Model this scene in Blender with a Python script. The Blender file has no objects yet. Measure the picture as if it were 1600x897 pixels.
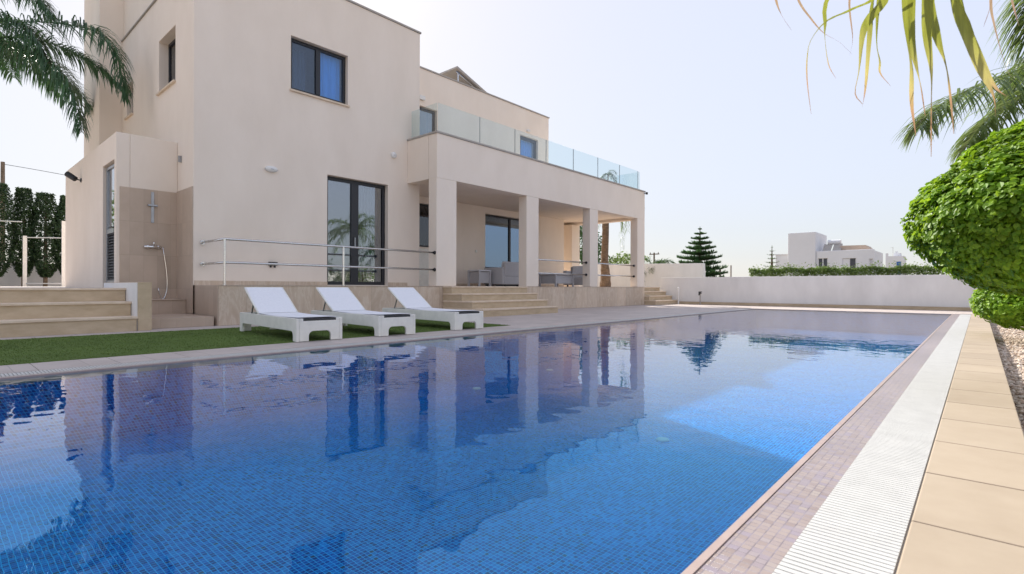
import bpy, math, random
from mathutils import Vector, Matrix, noise
R = math.radians
rnd = random.Random(7)
scene = bpy.context.scene
COL = scene.collection

# ------------------------------------------------------------------ helpers
class MB:
    """Collects faces; build() links them as one mesh object."""
    def __init__(s): s.v = []; s.f = []
    def face(s, pts):
        n = len(s.v); s.v.extend(tuple(p) for p in pts); s.f.append(tuple(range(n, n+len(pts))))
    def box(s, x0, x1, y0, y1, z0, z1):
        n = len(s.v)
        s.v += [(x0,y0,z0),(x1,y0,z0),(x1,y1,z0),(x0,y1,z0),(x0,y0,z1),(x1,y0,z1),(x1,y1,z1),(x0,y1,z1)]
        s.f += [tuple(n+i for i in q) for q in ((0,3,2,1),(4,5,6,7),(0,1,5,4),(1,2,6,5),(2,3,7,6),(3,0,4,7))]
        return s
    def boxm(s, M, x0, x1, y0, y1, z0, z1):
        n = len(s.v); s.box(x0,x1,y0,y1,z0,z1)
        for i in range(n, len(s.v)): s.v[i] = tuple(M @ Vector(s.v[i]))
        return s
    def prism(s, pts, axis, a, b):
        """extrude a 2D polygon: axis x: pts=(y,z); y: (x,z); z: (x,y)"""
        def P(p, t): return {'x':(t,p[0],p[1]),'y':(p[0],t,p[1]),'z':(p[0],p[1],t)}[axis]
        n = len(s.v); k = len(pts)
        s.v += [P(p,a) for p in pts] + [P(p,b) for p in pts]
        s.f.append(tuple(n+i for i in range(k))); s.f.append(tuple(n+k+i for i in reversed(range(k))))
        for i in range(k):
            j = (i+1) % k; s.f.append((n+i, n+k+i, n+k+j, n+j))
        return s
    def tube(s, pts, rad, sides=8, caps=True):
        pts = [Vector(p) for p in pts]
        if not isinstance(rad, (list, tuple)): rad = [rad]*len(pts)
        n0 = len(s.v); up = Vector((0.13,0.21,1)).normalized()
        for i, p in enumerate(pts):
            t = (pts[min(i+1,len(pts)-1)] - pts[max(i-1,0)]).normalized()
            a = t.cross(up)
            if a.length < 1e-3: a = t.cross(Vector((1,0,0)))
            a.normalize(); b = a.cross(t)
            for k in range(sides):
                an = 2*math.pi*k/sides
                s.v.append(tuple(p + (a*math.cos(an) + b*math.sin(an))*rad[i]))
        for i in range(len(pts)-1):
            for k in range(sides):
                k2 = (k+1) % sides
                s.f.append((n0+i*sides+k, n0+i*sides+k2, n0+(i+1)*sides+k2, n0+(i+1)*sides+k))
        if caps:
            s.f.append(tuple(n0+k for k in reversed(range(sides))))
            e = n0+(len(pts)-1)*sides; s.f.append(tuple(e+k for k in range(sides)))
        return s
    def lathe(s, c, prof, sides=20, axis='z'):
        n0 = len(s.v)
        for r, h in prof:
            for k in range(sides):
                a = 2*math.pi*k/sides; x, y = r*math.cos(a), r*math.sin(a)
                d = {'z':(x,y,h),'x':(h,x,y),'y':(x,h,y)}[axis]
                s.v.append((c[0]+d[0], c[1]+d[1], c[2]+d[2]))
        m = len(prof)
        for i in range(m-1):
            for k in range(sides):
                k2 = (k+1) % sides
                s.f.append((n0+i*sides+k, n0+i*sides+k2, n0+(i+1)*sides+k2, n0+(i+1)*sides+k))
        s.f.append(tuple(n0+k for k in reversed(range(sides))))
        s.f.append(tuple(n0+(m-1)*sides+k for k in range(sides)))
        return s
    def build(s, name, mat, parent=None, bevel=0, smooth=False, seg=2):
        off = Vector((0,0,0)); p = parent
        while p is not None: off += p.location; p = p.parent
        me = bpy.data.meshes.new(name)
        me.from_pydata([(a[0]-off.x, a[1]-off.y, a[2]-off.z) for a in s.v], [], s.f)
        me.materials.append(mat)
        if smooth:
            me.polygons.foreach_set('use_smooth', [True]*len(me.polygons))
        me.update()
        o = bpy.data.objects.new(name, me); COL.objects.link(o)
        if parent is not None: o.parent = parent
        if bevel:
            b = o.modifiers.new('bevel', 'BEVEL'); b.width = bevel; b.segments = seg; b.limit_method = 'ANGLE'; b.angle_limit = R(50)
        return o

def tag(o, label=None, cat=None, group=None, kind=None):
    if label: o['label'] = label
    if cat: o['category'] = cat
    if group: o['group'] = group
    if kind: o['kind'] = kind
    return o
def thing(name, label, cat, loc, group=None):
    o = bpy.data.objects.new(name, None); COL.objects.link(o); o.location = loc; o.empty_display_size = .1
    return tag(o, label, cat, group)
def struct(name, mb, mat, label=None, cat=None, **k):
    return tag(mb.build(name, mat, **k), label, cat, kind='structure')
def copy_tree(o, parent=None):
    c = o.copy(); COL.objects.link(c)
    if parent is not None: c.parent = parent
    for ch in list(o.children): copy_tree(ch, c)
    return c

# ------------------------------------------------------------------ materials
def new_mat(name):
    m = bpy.data.materials.new(name); m.use_nodes = True
    nt = m.node_tree; return m, nt, nt.nodes, nt.links, nt.nodes['Principled BSDF']
def N(nt, typ, **k):
    n = nt.nodes.new(typ)
    for a, b in k.items(): setattr(n, a, b)
    return n
def ramp(nt, stops, interp='LINEAR'):
    r = N(nt, 'ShaderNodeValToRGB'); e = r.color_ramp.elements; r.color_ramp.interpolation = interp
    while len(e) < len(stops): e.new(.5)
    for i, (p, c) in enumerate(stops): e[i].position = p; e[i].color = (*c, 1)
    return r
def coords(nt, scale=(1,1,1)):
    tc = N(nt, 'ShaderNodeNewGeometry'); mp = N(nt, 'ShaderNodeMapping'); mp.inputs['Scale'].default_value = scale
    nt.links.new(tc.outputs['Position'], mp.inputs['Vector']); return mp.outputs['Vector']

def mottled(name, c1, c2, scale=3, rough=.85, bump=.1, bscale=80, spec=.3, detail=6, dist=.004, stretch=(1,1,1), metal=0):
    m, nt, nd, lk, b = new_mat(name)
    v = coords(nt, stretch)
    n = N(nt, 'ShaderNodeTexNoise'); n.inputs['Scale'].default_value = scale; n.inputs['Detail'].default_value = detail
    n.inputs['Roughness'].default_value = .6
    lk.new(v, n.inputs['Vector'])
    r = ramp(nt, [(.3,c1),(.7,c2)]); lk.new(n.outputs['Fac'], r.inputs['Fac']); lk.new(r.outputs['Color'], b.inputs['Base Color'])
    b.inputs['Roughness'].default_value = rough; b.inputs['Specular IOR Level'].default_value = spec; b.inputs['Metallic'].default_value = metal
    if bump:
        n2 = N(nt, 'ShaderNodeTexNoise'); n2.inputs['Scale'].default_value = bscale; n2.inputs['Detail'].default_value = 4
        lk.new(v, n2.inputs['Vector'])
        bp = N(nt, 'ShaderNodeBump'); bp.inputs['Strength'].default_value = bump; bp.inputs['Distance'].default_value = dist
        lk.new(n2.outputs['Fac'], bp.inputs['Height']); lk.new(bp.outputs['Normal'], b.inputs['Normal'])
    return m

def grid_mask(nt, vec_u, vec_v, wu, wv):
    """1 on the joints of a unit grid (u, v already scaled); wu, wv = joint widths in cells"""
    out = []
    for s, w in ((vec_u, wu), (vec_v, wv)):
        fr = N(nt, 'ShaderNodeMath', operation='FRACT'); nt.links.new(s, fr.inputs[0])
        lt = N(nt, 'ShaderNodeMath', operation='LESS_THAN'); nt.links.new(fr.outputs[0], lt.inputs[0]); lt.inputs[1].default_value = w
        out.append(lt.outputs[0])
    mx = N(nt, 'ShaderNodeMath', operation='MAXIMUM'); nt.links.new(out[0], mx.inputs[0]); nt.links.new(out[1], mx.inputs[1])
    return mx.outputs[0]
def lin(nt, sep, kx, ky, kz, off=0):
    """kx*x + ky*y + kz*z + off"""
    acc = None
    for k, o in ((kx,'X'),(ky,'Y'),(kz,'Z')):
        m = N(nt, 'ShaderNodeMath', operation='MULTIPLY_ADD'); nt.links.new(sep.outputs[o], m.inputs[0]); m.inputs[1].default_value = k
        if acc is None: m.inputs[2].default_value = off
        else: nt.links.new(acc, m.inputs[2])
        acc = m.outputs[0]
    return acc

def tiled(name, c1, c2, joint, ku, kv, wu, wv, offu=0, offv=0, vary=.12, scale=4, rough=.6, spec=.35, stretch=(1,1,1), bump=.3, warp=0, vein=None):
    """slabs: ku, kv = (x, y, z) factors giving the slab coordinates"""
    m, nt, nd, lk, b = new_mat(name)
    g = N(nt, 'ShaderNodeNewGeometry'); sp = N(nt, 'ShaderNodeSeparateXYZ'); lk.new(g.outputs['Position'], sp.inputs[0])
    u = lin(nt, sp, *ku, offu); v = lin(nt, sp, *kv, offv)
    mask = grid_mask(nt, u, v, wu, wv)
    fu = N(nt, 'ShaderNodeMath', operation='FLOOR'); lk.new(u, fu.inputs[0])
    fv = N(nt, 'ShaderNodeMath', operation='FLOOR'); lk.new(v, fv.inputs[0])
    cb = N(nt, 'ShaderNodeCombineXYZ'); lk.new(fu.outputs[0], cb.inputs[0]); lk.new(fv.outputs[0], cb.inputs[1])
    wn = N(nt, 'ShaderNodeTexWhiteNoise', noise_dimensions='3D'); lk.new(cb.outputs[0], wn.inputs['Vector'])
    mp = N(nt, 'ShaderNodeMapping'); mp.inputs['Scale'].default_value = stretch; lk.new(g.outputs['Position'], mp.inputs['Vector'])
    ofs = N(nt, 'ShaderNodeVectorMath', operation='MULTIPLY_ADD'); lk.new(wn.outputs['Color'], ofs.inputs[0]); ofs.inputs[1].default_value = (9,9,9); lk.new(mp.outputs['Vector'], ofs.inputs[2])
    n = N(nt, 'ShaderNodeTexNoise'); n.inputs['Scale'].default_value = scale; n.inputs['Detail'].default_value = 7; n.inputs['Roughness'].default_value = .62
    n.inputs['Distortion'].default_value = warp
    lk.new(ofs.outputs[0], n.inputs['Vector'])
    r = ramp(nt, [(.28,c1),(.72,c2)] if not vein else [(.25,c1),(.46,c2),(.5,vein),(.54,c2),(.8,c1)]); lk.new(n.outputs['Fac'], r.inputs['Fac'])
    hs = N(nt, 'ShaderNodeHueSaturation'); lk.new(r.outputs['Color'], hs.inputs['Color'])
    mr = N(nt, 'ShaderNodeMapRange'); lk.new(wn.outputs['Value'], mr.inputs['Value']); mr.inputs['To Min'].default_value = 1-vary; mr.inputs['To Max'].default_value = 1+vary
    lk.new(mr.outputs['Result'], hs.inputs['Value'])
    mx = N(nt, 'ShaderNodeMix', data_type='RGBA'); lk.new(mask, mx.inputs['Factor']); lk.new(hs.outputs['Color'], mx.inputs['A']); mx.inputs['B'].default_value = (*joint,1)
    lk.new(mx.outputs['Result'], b.inputs['Base Color']); b.inputs['Roughness'].default_value = rough; b.inputs['Specular IOR Level'].default_value = spec
    inv = N(nt, 'ShaderNodeMath', operation='SUBTRACT'); inv.inputs[0].default_value = 1; lk.new(mask, inv.inputs[1])
    ad = N(nt, 'ShaderNodeMath', operation='MULTIPLY_ADD'); lk.new(n.outputs['Fac'], ad.inputs[0]); ad.inputs[1].default_value = .25; lk.new(inv.outputs[0], ad.inputs[2])
    bp = N(nt, 'ShaderNodeBump'); bp.inputs['Strength'].default_value = bump; bp.inputs['Distance'].default_value = .004
    lk.new(ad.outputs[0], bp.inputs['Height']); lk.new(bp.outputs['Normal'], b.inputs['Normal'])
    return m

def plain(name, c, rough=.5, metal=0, spec=.5, coat=0):
    return mottled(name, tuple(x*.93 for x in c), tuple(min(1,x*1.05) for x in c), scale=9, rough=rough, bump=.04, bscale=120, spec=spec, metal=metal)

def leafy(name, c1, c2, trans=.35, rough=.4, spec=.4, tip=None):
    m, nt, nd, lk, b = new_mat(name)
    g = N(nt, 'ShaderNodeNewGeometry')
    r = ramp(nt, [(0,c1),(1,c2)]); lk.new(g.outputs['Random Per Island'], r.inputs['Fac'])
    n = N(nt, 'ShaderNodeTexNoise'); n.inputs['Scale'].default_value = 2.2; n.inputs['Detail'].default_value = 3
    lk.new(g.outputs['Position'], n.inputs['Vector'])
    hs = N(nt, 'ShaderNodeHueSaturation'); lk.new(r.outputs['Color'], hs.inputs['Color'])
    mr = N(nt, 'ShaderNodeMapRange'); lk.new(n.outputs['Fac'], mr.inputs['Value']); mr.inputs['From Min'].default_value=.3; mr.inputs['From Max'].default_value=.7; mr.inputs['To Min'].default_value=.75; mr.inputs['To Max'].default_value=1.25
    lk.new(mr.outputs['Result'], hs.inputs['Value'])
    lk.new(hs.outputs['Color'], b.inputs['Base Color'])
    b.inputs['Roughness'].default_value = rough; b.inputs['Specular IOR Level'].default_value = spec
    t = N(nt, 'ShaderNodeBsdfTranslucent')
    h2 = N(nt, 'ShaderNodeHueSaturation'); h2.inputs['Hue'].default_value = .485; h2.inputs['Value'].default_value = 1.6; lk.new(hs.outputs['Color'], h2.inputs['Color'])
    lk.new(h2.outputs['Color'], t.inputs['Color'])
    mx = N(nt, 'ShaderNodeMixShader'); mx.inputs[0].default_value = trans
    lk.new(b.outputs[0], mx.inputs[1]); lk.new(t.outputs[0], mx.inputs[2]); lk.new(mx.outputs[0], nd['Material Output'].inputs['Surface'])
    return m

def thin_fresnel(nt, ior, normal=None):
    """Fresnel that reflects alike from both faces (no total reflection inside a thin sheet)"""
    ge = N(nt, 'ShaderNodeNewGeometry'); mr = N(nt, 'ShaderNodeMapRange'); nt.links.new(ge.outputs['Backfacing'], mr.inputs['Value'])
    mr.inputs['To Min'].default_value = ior; mr.inputs['To Max'].default_value = 1/ior
    fr = N(nt, 'ShaderNodeFresnel'); nt.links.new(mr.outputs['Result'], fr.inputs['IOR'])
    if normal is not None: nt.links.new(normal, fr.inputs['Normal'])
    return fr
def glassy(name, tint, ior=1.5, boost=0.0, rough=.0, col=(.95,.97,1)):
    m, nt, nd, lk, b = new_mat(name); nd.remove(b)
    fr = thin_fresnel(nt, ior)
    ad = N(nt, 'ShaderNodeMath', operation='ADD', use_clamp=True); lk.new(fr.outputs[0], ad.inputs[0]); ad.inputs[1].default_value = boost
    tr = N(nt, 'ShaderNodeBsdfTransparent'); tr.inputs[0].default_value = (*tint,1)
    gl = N(nt, 'ShaderNodeBsdfGlossy'); gl.inputs['Roughness'].default_value = rough; gl.inputs['Color'].default_value = (*col,1)
    mx = N(nt, 'ShaderNodeMixShader'); lk.new(ad.outputs[0], mx.inputs[0]); lk.new(tr.outputs[0], mx.inputs[1]); lk.new(gl.outputs[0], mx.inputs[2])
    lk.new(mx.outputs[0], nd['Material Output'].inputs['Surface'])
    return m

STUCCO = mottled('stucco', (.80,.695,.59), (.86,.755,.65), scale=1.6, stretch=(1,1,.45), rough=.92, bump=.25, bscale=160, spec=.15, dist=.002)
TRIM = mottled('roof_edge_stone', (.36,.33,.30), (.44,.40,.36), scale=6, rough=.8)
WHITEWALL = mottled('white_render', (.70,.68,.66), (.83,.81,.79), scale=1.4, stretch=(1,1,.4), rough=.9, bump=.2, bscale=90, spec=.2, dist=.002)
PODIUM = tiled('podium_stone', (.50,.375,.27), (.60,.475,.36), (.38,.29,.21), (.0,1/.61,0), (0,0,1/.66), .008, .006, vary=.10, scale=2.6, stretch=(1,1.6,.45), rough=.55, warp=1.4, vein=(.66,.55,.44))
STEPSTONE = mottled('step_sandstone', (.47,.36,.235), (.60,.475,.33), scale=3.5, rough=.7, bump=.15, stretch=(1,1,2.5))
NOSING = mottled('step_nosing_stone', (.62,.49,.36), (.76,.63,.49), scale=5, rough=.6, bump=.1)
COPING = tiled('sandstone_coping', (.335,.27,.20), (.405,.335,.255), (.25,.195,.145), (1/.30,0,0), (0,1/.513,0), .0, .010, offu=.47, offv=-1.83/.513+10, vary=.07, scale=2.6, rough=.75, spec=.25, bump=.25)
DECK = tiled('deck_paving_tile', (.42,.36,.33), (.53,.46,.42), (.30,.26,.24), (1/.45,0,0), (0,1/.45,0), .012, .012, vary=.06, scale=2.5, rough=.6, bump=.25)
SHOWERT = tiled('shower_wall_tile', (.47,.365,.28), (.54,.425,.33), (.36,.275,.21), (1/.21,1/.21,0), (0,0,1/.6), .010, .006, vary=.06, scale=3, rough=.4, bump=.2)
PORCHFLOOR = tiled('porch_floor_tile', (.58,.49,.41), (.68,.58,.50), (.42,.35,.28), (1/.5,0,0), (0,1/.5,0), .012, .012, vary=.05, rough=.5)
ALU = plain('anthracite_aluminium', (.018,.019,.024), rough=.4)
ALU_SILVER = plain('satin_aluminium', (.35,.36,.38), rough=.35, metal=.8)
STEEL = plain('brushed_stainless_steel', (.62,.61,.60), rough=.22, metal=1)
DARKPLASTIC = plain('black_plastic', (.02,.02,.022), rough=.45)
WHITEPLASTIC = plain('white_resin', (.78,.76,.70), rough=.45)
GRATE = plain('white_grate_plastic', (.50,.495,.475), rough=.5)
SLING = mottled('white_sling_fabric', (.74,.74,.77), (.80,.80,.83), scale=40, rough=.8, bump=.3, bscale=500, spec=.2, dist=.001)
LAMPGLASS = plain('opal_glass', (.75,.73,.70), rough=.25)
ROOMWALL = plain('interior_plaster', (.40,.37,.34), rough=.9)
CURTAIN = mottled('sheer_curtain', (.55,.56,.60), (.66,.67,.71), scale=12, rough=.9, stretch=(1,1,.2))
CURTAIN_BLUE = mottled('blue_curtain', (.13,.42,.70), (.20,.50,.80), scale=8, rough=.9, stretch=(1,1,.15))
CURTAIN_GREY = mottled('grey_curtain', (.13,.12,.125), (.19,.175,.18), scale=8, rough=.9, stretch=(1,1,.15))
PANE = glassy('window_glass', (.80,.86,.90), ior=1.55, boost=.16)
PANE_BLUE = glassy('blue_tinted_glass', (.72,.86,1), ior=1.45, boost=.03)
PANE_DARK = glassy('dark_window_glass', (.55,.58,.62), ior=1.5, boost=.02)
PANE_SKY = glassy('blue_reflecting_glass', (.55,.62,.70), ior=1.5, boost=.22, col=(.60,.78,1))
BALGLASS = glassy('balustrade_glass', (.89,.945,.95), ior=1.4, boost=.03)
CHROME = plain('chrome', (.75,.75,.76), rough=.08, metal=1)
WICKER = mottled('grey_wicker', (.40,.39,.40), (.54,.52,.53), scale=60, rough=.8, bump=.5, bscale=90, dist=.006)
CUSHION = mottled('grey_cushion', (.55,.54,.56), (.64,.63,.65), scale=14, rough=.9, bump=.2)
WOOD = mottled('weathered_wood', (.10,.075,.055), (.20,.15,.11), scale=6, rough=.9, stretch=(3,3,.3))
BARK = mottled('bark', (.09,.065,.045), (.17,.125,.09), scale=9, rough=.95, bump=.8, bscale=30, dist=.02)
PALMBARK = mottled('palm_bark', (.12,.08,.055), (.27,.19,.13), scale=7, rough=.95, bump=.9, bscale=22, dist=.02, stretch=(1,1,2.5))
L_BALL = leafy('glossy_topiary_leaf', (.10,.215,.010), (.24,.39,.025), trans=.35, rough=.5, spec=.28)
L_QUEEN = leafy('queen_palm_leaflet', (.028,.075,.030), (.055,.125,.045), trans=.25, rough=.4)
L_DATE = leafy('feather_palm_leaflet', (.07,.125,.03), (.15,.21,.065), trans=.35, rough=.35, spec=.6)
L_CYP = leafy('cypress_foliage', (.018,.042,.015), (.042,.08,.026), trans=.15, rough=.6)
L_PINE = leafy('pine_foliage', (.055,.12,.055), (.11,.22,.08), trans=.2, rough=.55)
L_HEDGE = leafy('hedge_leaf', (.10,.16,.035), (.19,.28,.075), trans=.3, rough=.5)
L_DARK = leafy('garden_leaf', (.03,.07,.02), (.07,.14,.04), trans=.25, rough=.5)
HOUSEW = mottled('distant_white_render', (.66,.66,.68), (.72,.72,.74), scale=.4, rough=.9, bump=0)
HOUSED = plain('distant_dark_glass', (.05,.055,.07), rough=.2)
ROOFTILE = plain('pale_roof_tile', (.50,.38,.29), rough=.8)
BLUEDOOR = plain('blue_paint', (.02,.10,.34), rough=.5)

# fan-palm blade: green going to straw and brown towards the tip (by height of the blade)
def blade_mat(name, a, b_, c):
    m, nt, nd, lk, b = new_mat(name)
    uv = N(nt, 'ShaderNodeAttribute', attribute_name='along')
    r = ramp(nt, [(0,a),(.5,a),(.74,b_),(.88,c),(1,tuple(x*.6 for x in c))]); lk.new(uv.outputs['Fac'], r.inputs['Fac'])
    n = N(nt, 'ShaderNodeTexNoise'); n.inputs['Scale'].default_value = 18; n.inputs['Detail'].default_value = 5
    lk.new(coords(nt, (6,6,.6)), n.inputs['Vector'])
    hs = N(nt, 'ShaderNodeHueSaturation'); lk.new(r.outputs['Color'], hs.inputs['Color'])
    mr = N(nt, 'ShaderNodeMapRange'); lk.new(n.outputs['Fac'], mr.inputs['Value']); mr.inputs['To Min'].default_value=.6; mr.inputs['To Max'].default_value=1.4
    lk.new(mr.outputs['Result'], hs.inputs['Value']); lk.new(hs.outputs['Color'], b.inputs['Base Color']); b.inputs['Roughness'].default_value=.5
    t = N(nt, 'ShaderNodeBsdfTranslucent'); h2 = N(nt, 'ShaderNodeHueSaturation'); h2.inputs['Value'].default_value=1.3; lk.new(hs.outputs['Color'], h2.inputs['Color']); lk.new(h2.outputs['Color'], t.inputs['Color'])
    mx = N(nt, 'ShaderNodeMixShader'); mx.inputs[0].default_value=.45; lk.new(b.outputs[0], mx.inputs[1]); lk.new(t.outputs[0], mx.inputs[2]); lk.new(mx.outputs[0], nd['Material Output'].inputs['Surface'])
    return m
BLADE = blade_mat('fan_palm_blade', (.24,.26,.04), (.42,.37,.13), (.40,.24,.13))
BLADE_DRY = blade_mat('dry_fan_palm_blade', (.34,.24,.15), (.30,.20,.14), (.22,.14,.11))

def mosaic(name, pitch, stops, grout, gw, warp, rough=.25, sheen=0, dark_grout=None):
    m, nt, nd, lk, b = new_mat(name)
    g = N(nt, 'ShaderNodeNewGeometry')
    n = N(nt, 'ShaderNodeTexNoise'); n.inputs['Scale'].default_value = 6.5; n.inputs['Detail'].default_value = 2; lk.new(g.outputs['Position'], n.inputs['Vector'])
    ofs = N(nt, 'ShaderNodeVectorMath', operation='MULTIPLY_ADD'); lk.new(n.outputs['Color'], ofs.inputs[0]); ofs.inputs[1].default_value = (warp,warp,0); lk.new(g.outputs['Position'], ofs.inputs[2])
    sp = N(nt, 'ShaderNodeSeparateXYZ'); lk.new(ofs.outputs[0], sp.inputs[0])
    k = 1/pitch
    u = lin(nt, sp, k, 0, k); v = lin(nt, sp, 0, k, k*.5)
    mask = grid_mask(nt, u, v, gw, gw)
    fu = N(nt, 'ShaderNodeMath', operation='FLOOR'); lk.new(u, fu.inputs[0]); fv = N(nt, 'ShaderNodeMath', operation='FLOOR'); lk.new(v, fv.inputs[0])
    cb = N(nt, 'ShaderNodeCombineXYZ'); lk.new(fu.outputs[0], cb.inputs[0]); lk.new(fv.outputs[0], cb.inputs[1])
    wn = N(nt, 'ShaderNodeTexWhiteNoise', noise_dimensions='3D'); lk.new(cb.outputs[0], wn.inputs['Vector'])
    r = ramp(nt, stops); lk.new(wn.outputs['Value'], r.inputs['Fac'])
    # slow colour drift over the field
    n3 = N(nt, 'ShaderNodeTexNoise'); n3.inputs['Scale'].default_value = .9; n3.inputs['Detail'].default_value = 3; lk.new(g.outputs['Position'], n3.inputs['Vector'])
    hs = N(nt, 'ShaderNodeHueSaturation'); lk.new(r.outputs['Color'], hs.inputs['Color'])
    mr = N(nt, 'ShaderNodeMapRange'); lk.new(n3.outputs['Fac'], mr.inputs['Value']); mr.inputs['From Min'].default_value=.3; mr.inputs['From Max'].default_value=.7; mr.inputs['To Min'].default_value=.82; mr.inputs['To Max'].default_value=1.18
    lk.new(mr.outputs['Result'], hs.inputs['Value'])
    mx = N(nt, 'ShaderNodeMix', data_type='RGBA'); lk.new(mask, mx.inputs['Factor']); lk.new(hs.outputs['Color'], mx.inputs['A'])
    if dark_grout:
        n4 = N(nt, 'ShaderNodeTexNoise'); n4.inputs['Scale'].default_value = 22; n4.inputs['Detail'].default_value = 4; lk.new(g.outputs['Position'], n4.inputs['Vector'])
        r4 = ramp(nt, [(.42,grout),(.58,dark_grout)]); lk.new(n4.outputs['Fac'], r4.inputs['Fac']); lk.new(r4.outputs['Color'], mx.inputs['B'])
    else: mx.inputs['B'].default_value = (*grout,1)
    lk.new(mx.outputs['Result'], b.inputs['Base Color']); b.inputs['Roughness'].default_value = rough
    inv = N(nt, 'ShaderNodeMath', operation='SUBTRACT'); inv.inputs[0].default_value = 1; lk.new(mask, inv.inputs[1])
    ad = N(nt, 'ShaderNodeMath', operation='MULTIPLY_ADD'); lk.new(wn.outputs['Value'], ad.inputs[0]); ad.inputs[1].default_value=.3; lk.new(inv.outputs[0], ad.inputs[2])
    bp = N(nt, 'ShaderNodeBump'); bp.inputs['Strength'].default_value=.4; bp.inputs['Distance'].default_value=.003; lk.new(ad.outputs[0], bp.inputs['Height']); lk.new(bp.outputs['Normal'], b.inputs['Normal'])
    return m
MOSAIC = mosaic('pool_mosaic', .0225, [(0,(.001,.014,.17)),(.2,(.001,.045,.29)),(.5,(.001,.095,.41)),(.78,(.002,.185,.52)),(.86,(.001,.03,.22)),(.965,(.001,.016,.17)),(1,(.05,.04,.09))], (.04,.40,.76), .14, .016)
RIMTILE = mosaic('pool_rim_mosaic', .0235, [(0,(.26,.20,.18)),(.35,(.33,.265,.235)),(.6,(.30,.24,.225)),(.85,(.27,.225,.26)),(1,(.35,.29,.25))], (.25,.215,.24), .12, .002, rough=.3, dark_grout=(.16,.13,.14))
RIMEDGE = mottled('pool_rim_edge_tile', (.33,.25,.225), (.40,.315,.28), scale=8, rough=.4)

def water_mat():
    m, nt, nd, lk, b = new_mat('pool_water'); nd.remove(b)
    v = coords(nt)
    n1 = N(nt, 'ShaderNodeTexNoise'); n1.inputs['Scale'].default_value = 2.6; n1.inputs['Detail'].default_value = 1; n1.inputs['Roughness'].default_value=.45; lk.new(v, n1.inputs['Vector'])
    n2 = N(nt, 'ShaderNodeTexNoise'); n2.inputs['Scale'].default_value = 8; n2.inputs['Detail'].default_value = 0.6; lk.new(v, n2.inputs['Vector'])
    ad = N(nt, 'ShaderNodeMath', operation='MULTIPLY_ADD'); lk.new(n2.outputs['Fac'], ad.inputs[0]); ad.inputs[1].default_value=.62; lk.new(n1.outputs['Fac'], ad.inputs[2])
    bp = N(nt, 'ShaderNodeBump'); bp.inputs['Strength'].default_value=1; bp.inputs['Distance'].default_value=.0017; lk.new(ad.outputs[0], bp.inputs['Height'])
    fr = thin_fresnel(nt, 1.6, bp.outputs[0])
    tr = N(nt, 'ShaderNodeBsdfTransparent'); tr.inputs[0].default_value = (.55,.90,1,1)
    gl = N(nt, 'ShaderNodeBsdfGlossy'); gl.inputs['Roughness'].default_value = .0; tn = ramp(nt, [(.05,(.30,.66,1)),(.23,(.31,.69,1)),(.34,(.88,.94,1)),(.44,(1,1,1))]); lk.new(fr.outputs[0], tn.inputs['Fac']); lk.new(tn.outputs['Color'], gl.inputs['Color']); lk.new(bp.outputs[0], gl.inputs['Normal'])
    mx = N(nt, 'ShaderNodeMixShader'); lk.new(fr.outputs[0], mx.inputs[0]); lk.new(tr.outputs[0], mx.inputs[1]); lk.new(gl.outputs[0], mx.inputs[2])
    lk.new(mx.outputs[0], nd['Material Output'].inputs['Surface']); return m
WATER = water_mat()
TURF = mottled('artificial_turf_base', (.065,.11,.016), (.095,.155,.024), scale=1.5, rough=.9, bump=.6, bscale=300, dist=.006)
L_TURF = leafy('artificial_turf_blade', (.095,.145,.034), (.14,.20,.055), trans=.15, rough=.6, spec=.2)
GRAVELB = mottled('gravel_bed', (.30,.23,.17), (.50,.41,.32), scale=60, rough=.95, bump=1, bscale=90, dist=.01)
def pebble_mat():
    m, nt, nd, lk, b = new_mat('gravel_stone'); g = N(nt, 'ShaderNodeNewGeometry')
    r = ramp(nt, [(0,(.38,.27,.19)),(.3,(.56,.46,.37)),(.7,(.70,.61,.52)),(1,(.50,.36,.27))]); lk.new(g.outputs['Random Per Island'], r.inputs['Fac'])
    lk.new(r.outputs['Color'], b.inputs['Base Color']); b.inputs['Roughness'].default_value=.85; return m
PEBBLE = pebble_mat()
SOIL = mottled('dry_ground', (.26,.21,.15), (.38,.32,.23), scale=.15, rough=.95, bump=.5, bscale=2, dist=.05)
TERRA = tiled('garden_terrace_tile', (.44,.38,.36), (.54,.48,.45), (.3,.26,.24), (1/.6,0,0), (0,1/.6,0), .01, .01, vary=.05, rough=.65)

# ------------------------------------------------------------------ ground, paving and pool
PX0, PX1, PY0, PY1 = -5.12, -0.50, -4.0, 17.05         # water edges
WZ = -.010
g = MB()
XS, YS = [-2500,-60,-9.0,-5.6,-.1,.13,60,2500], [-2500,-60,-4.3,17.4,60,2500]
for i in range(len(XS)-1):
    for j in range(len(YS)-1):
        if XS[i] >= -9.01 and XS[i+1] <= .14 and YS[j] >= -4.31 and YS[j+1] <= 17.41: continue
        g.face([(XS[i],YS[j],-.16),(XS[i+1],YS[j],-.16),(XS[i+1],YS[j+1],-.16),(XS[i],YS[j+1],-.16)])
struct('ground', g, SOIL, 'dry bare earth stretching away beyond the garden walls', 'ground')

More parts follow.
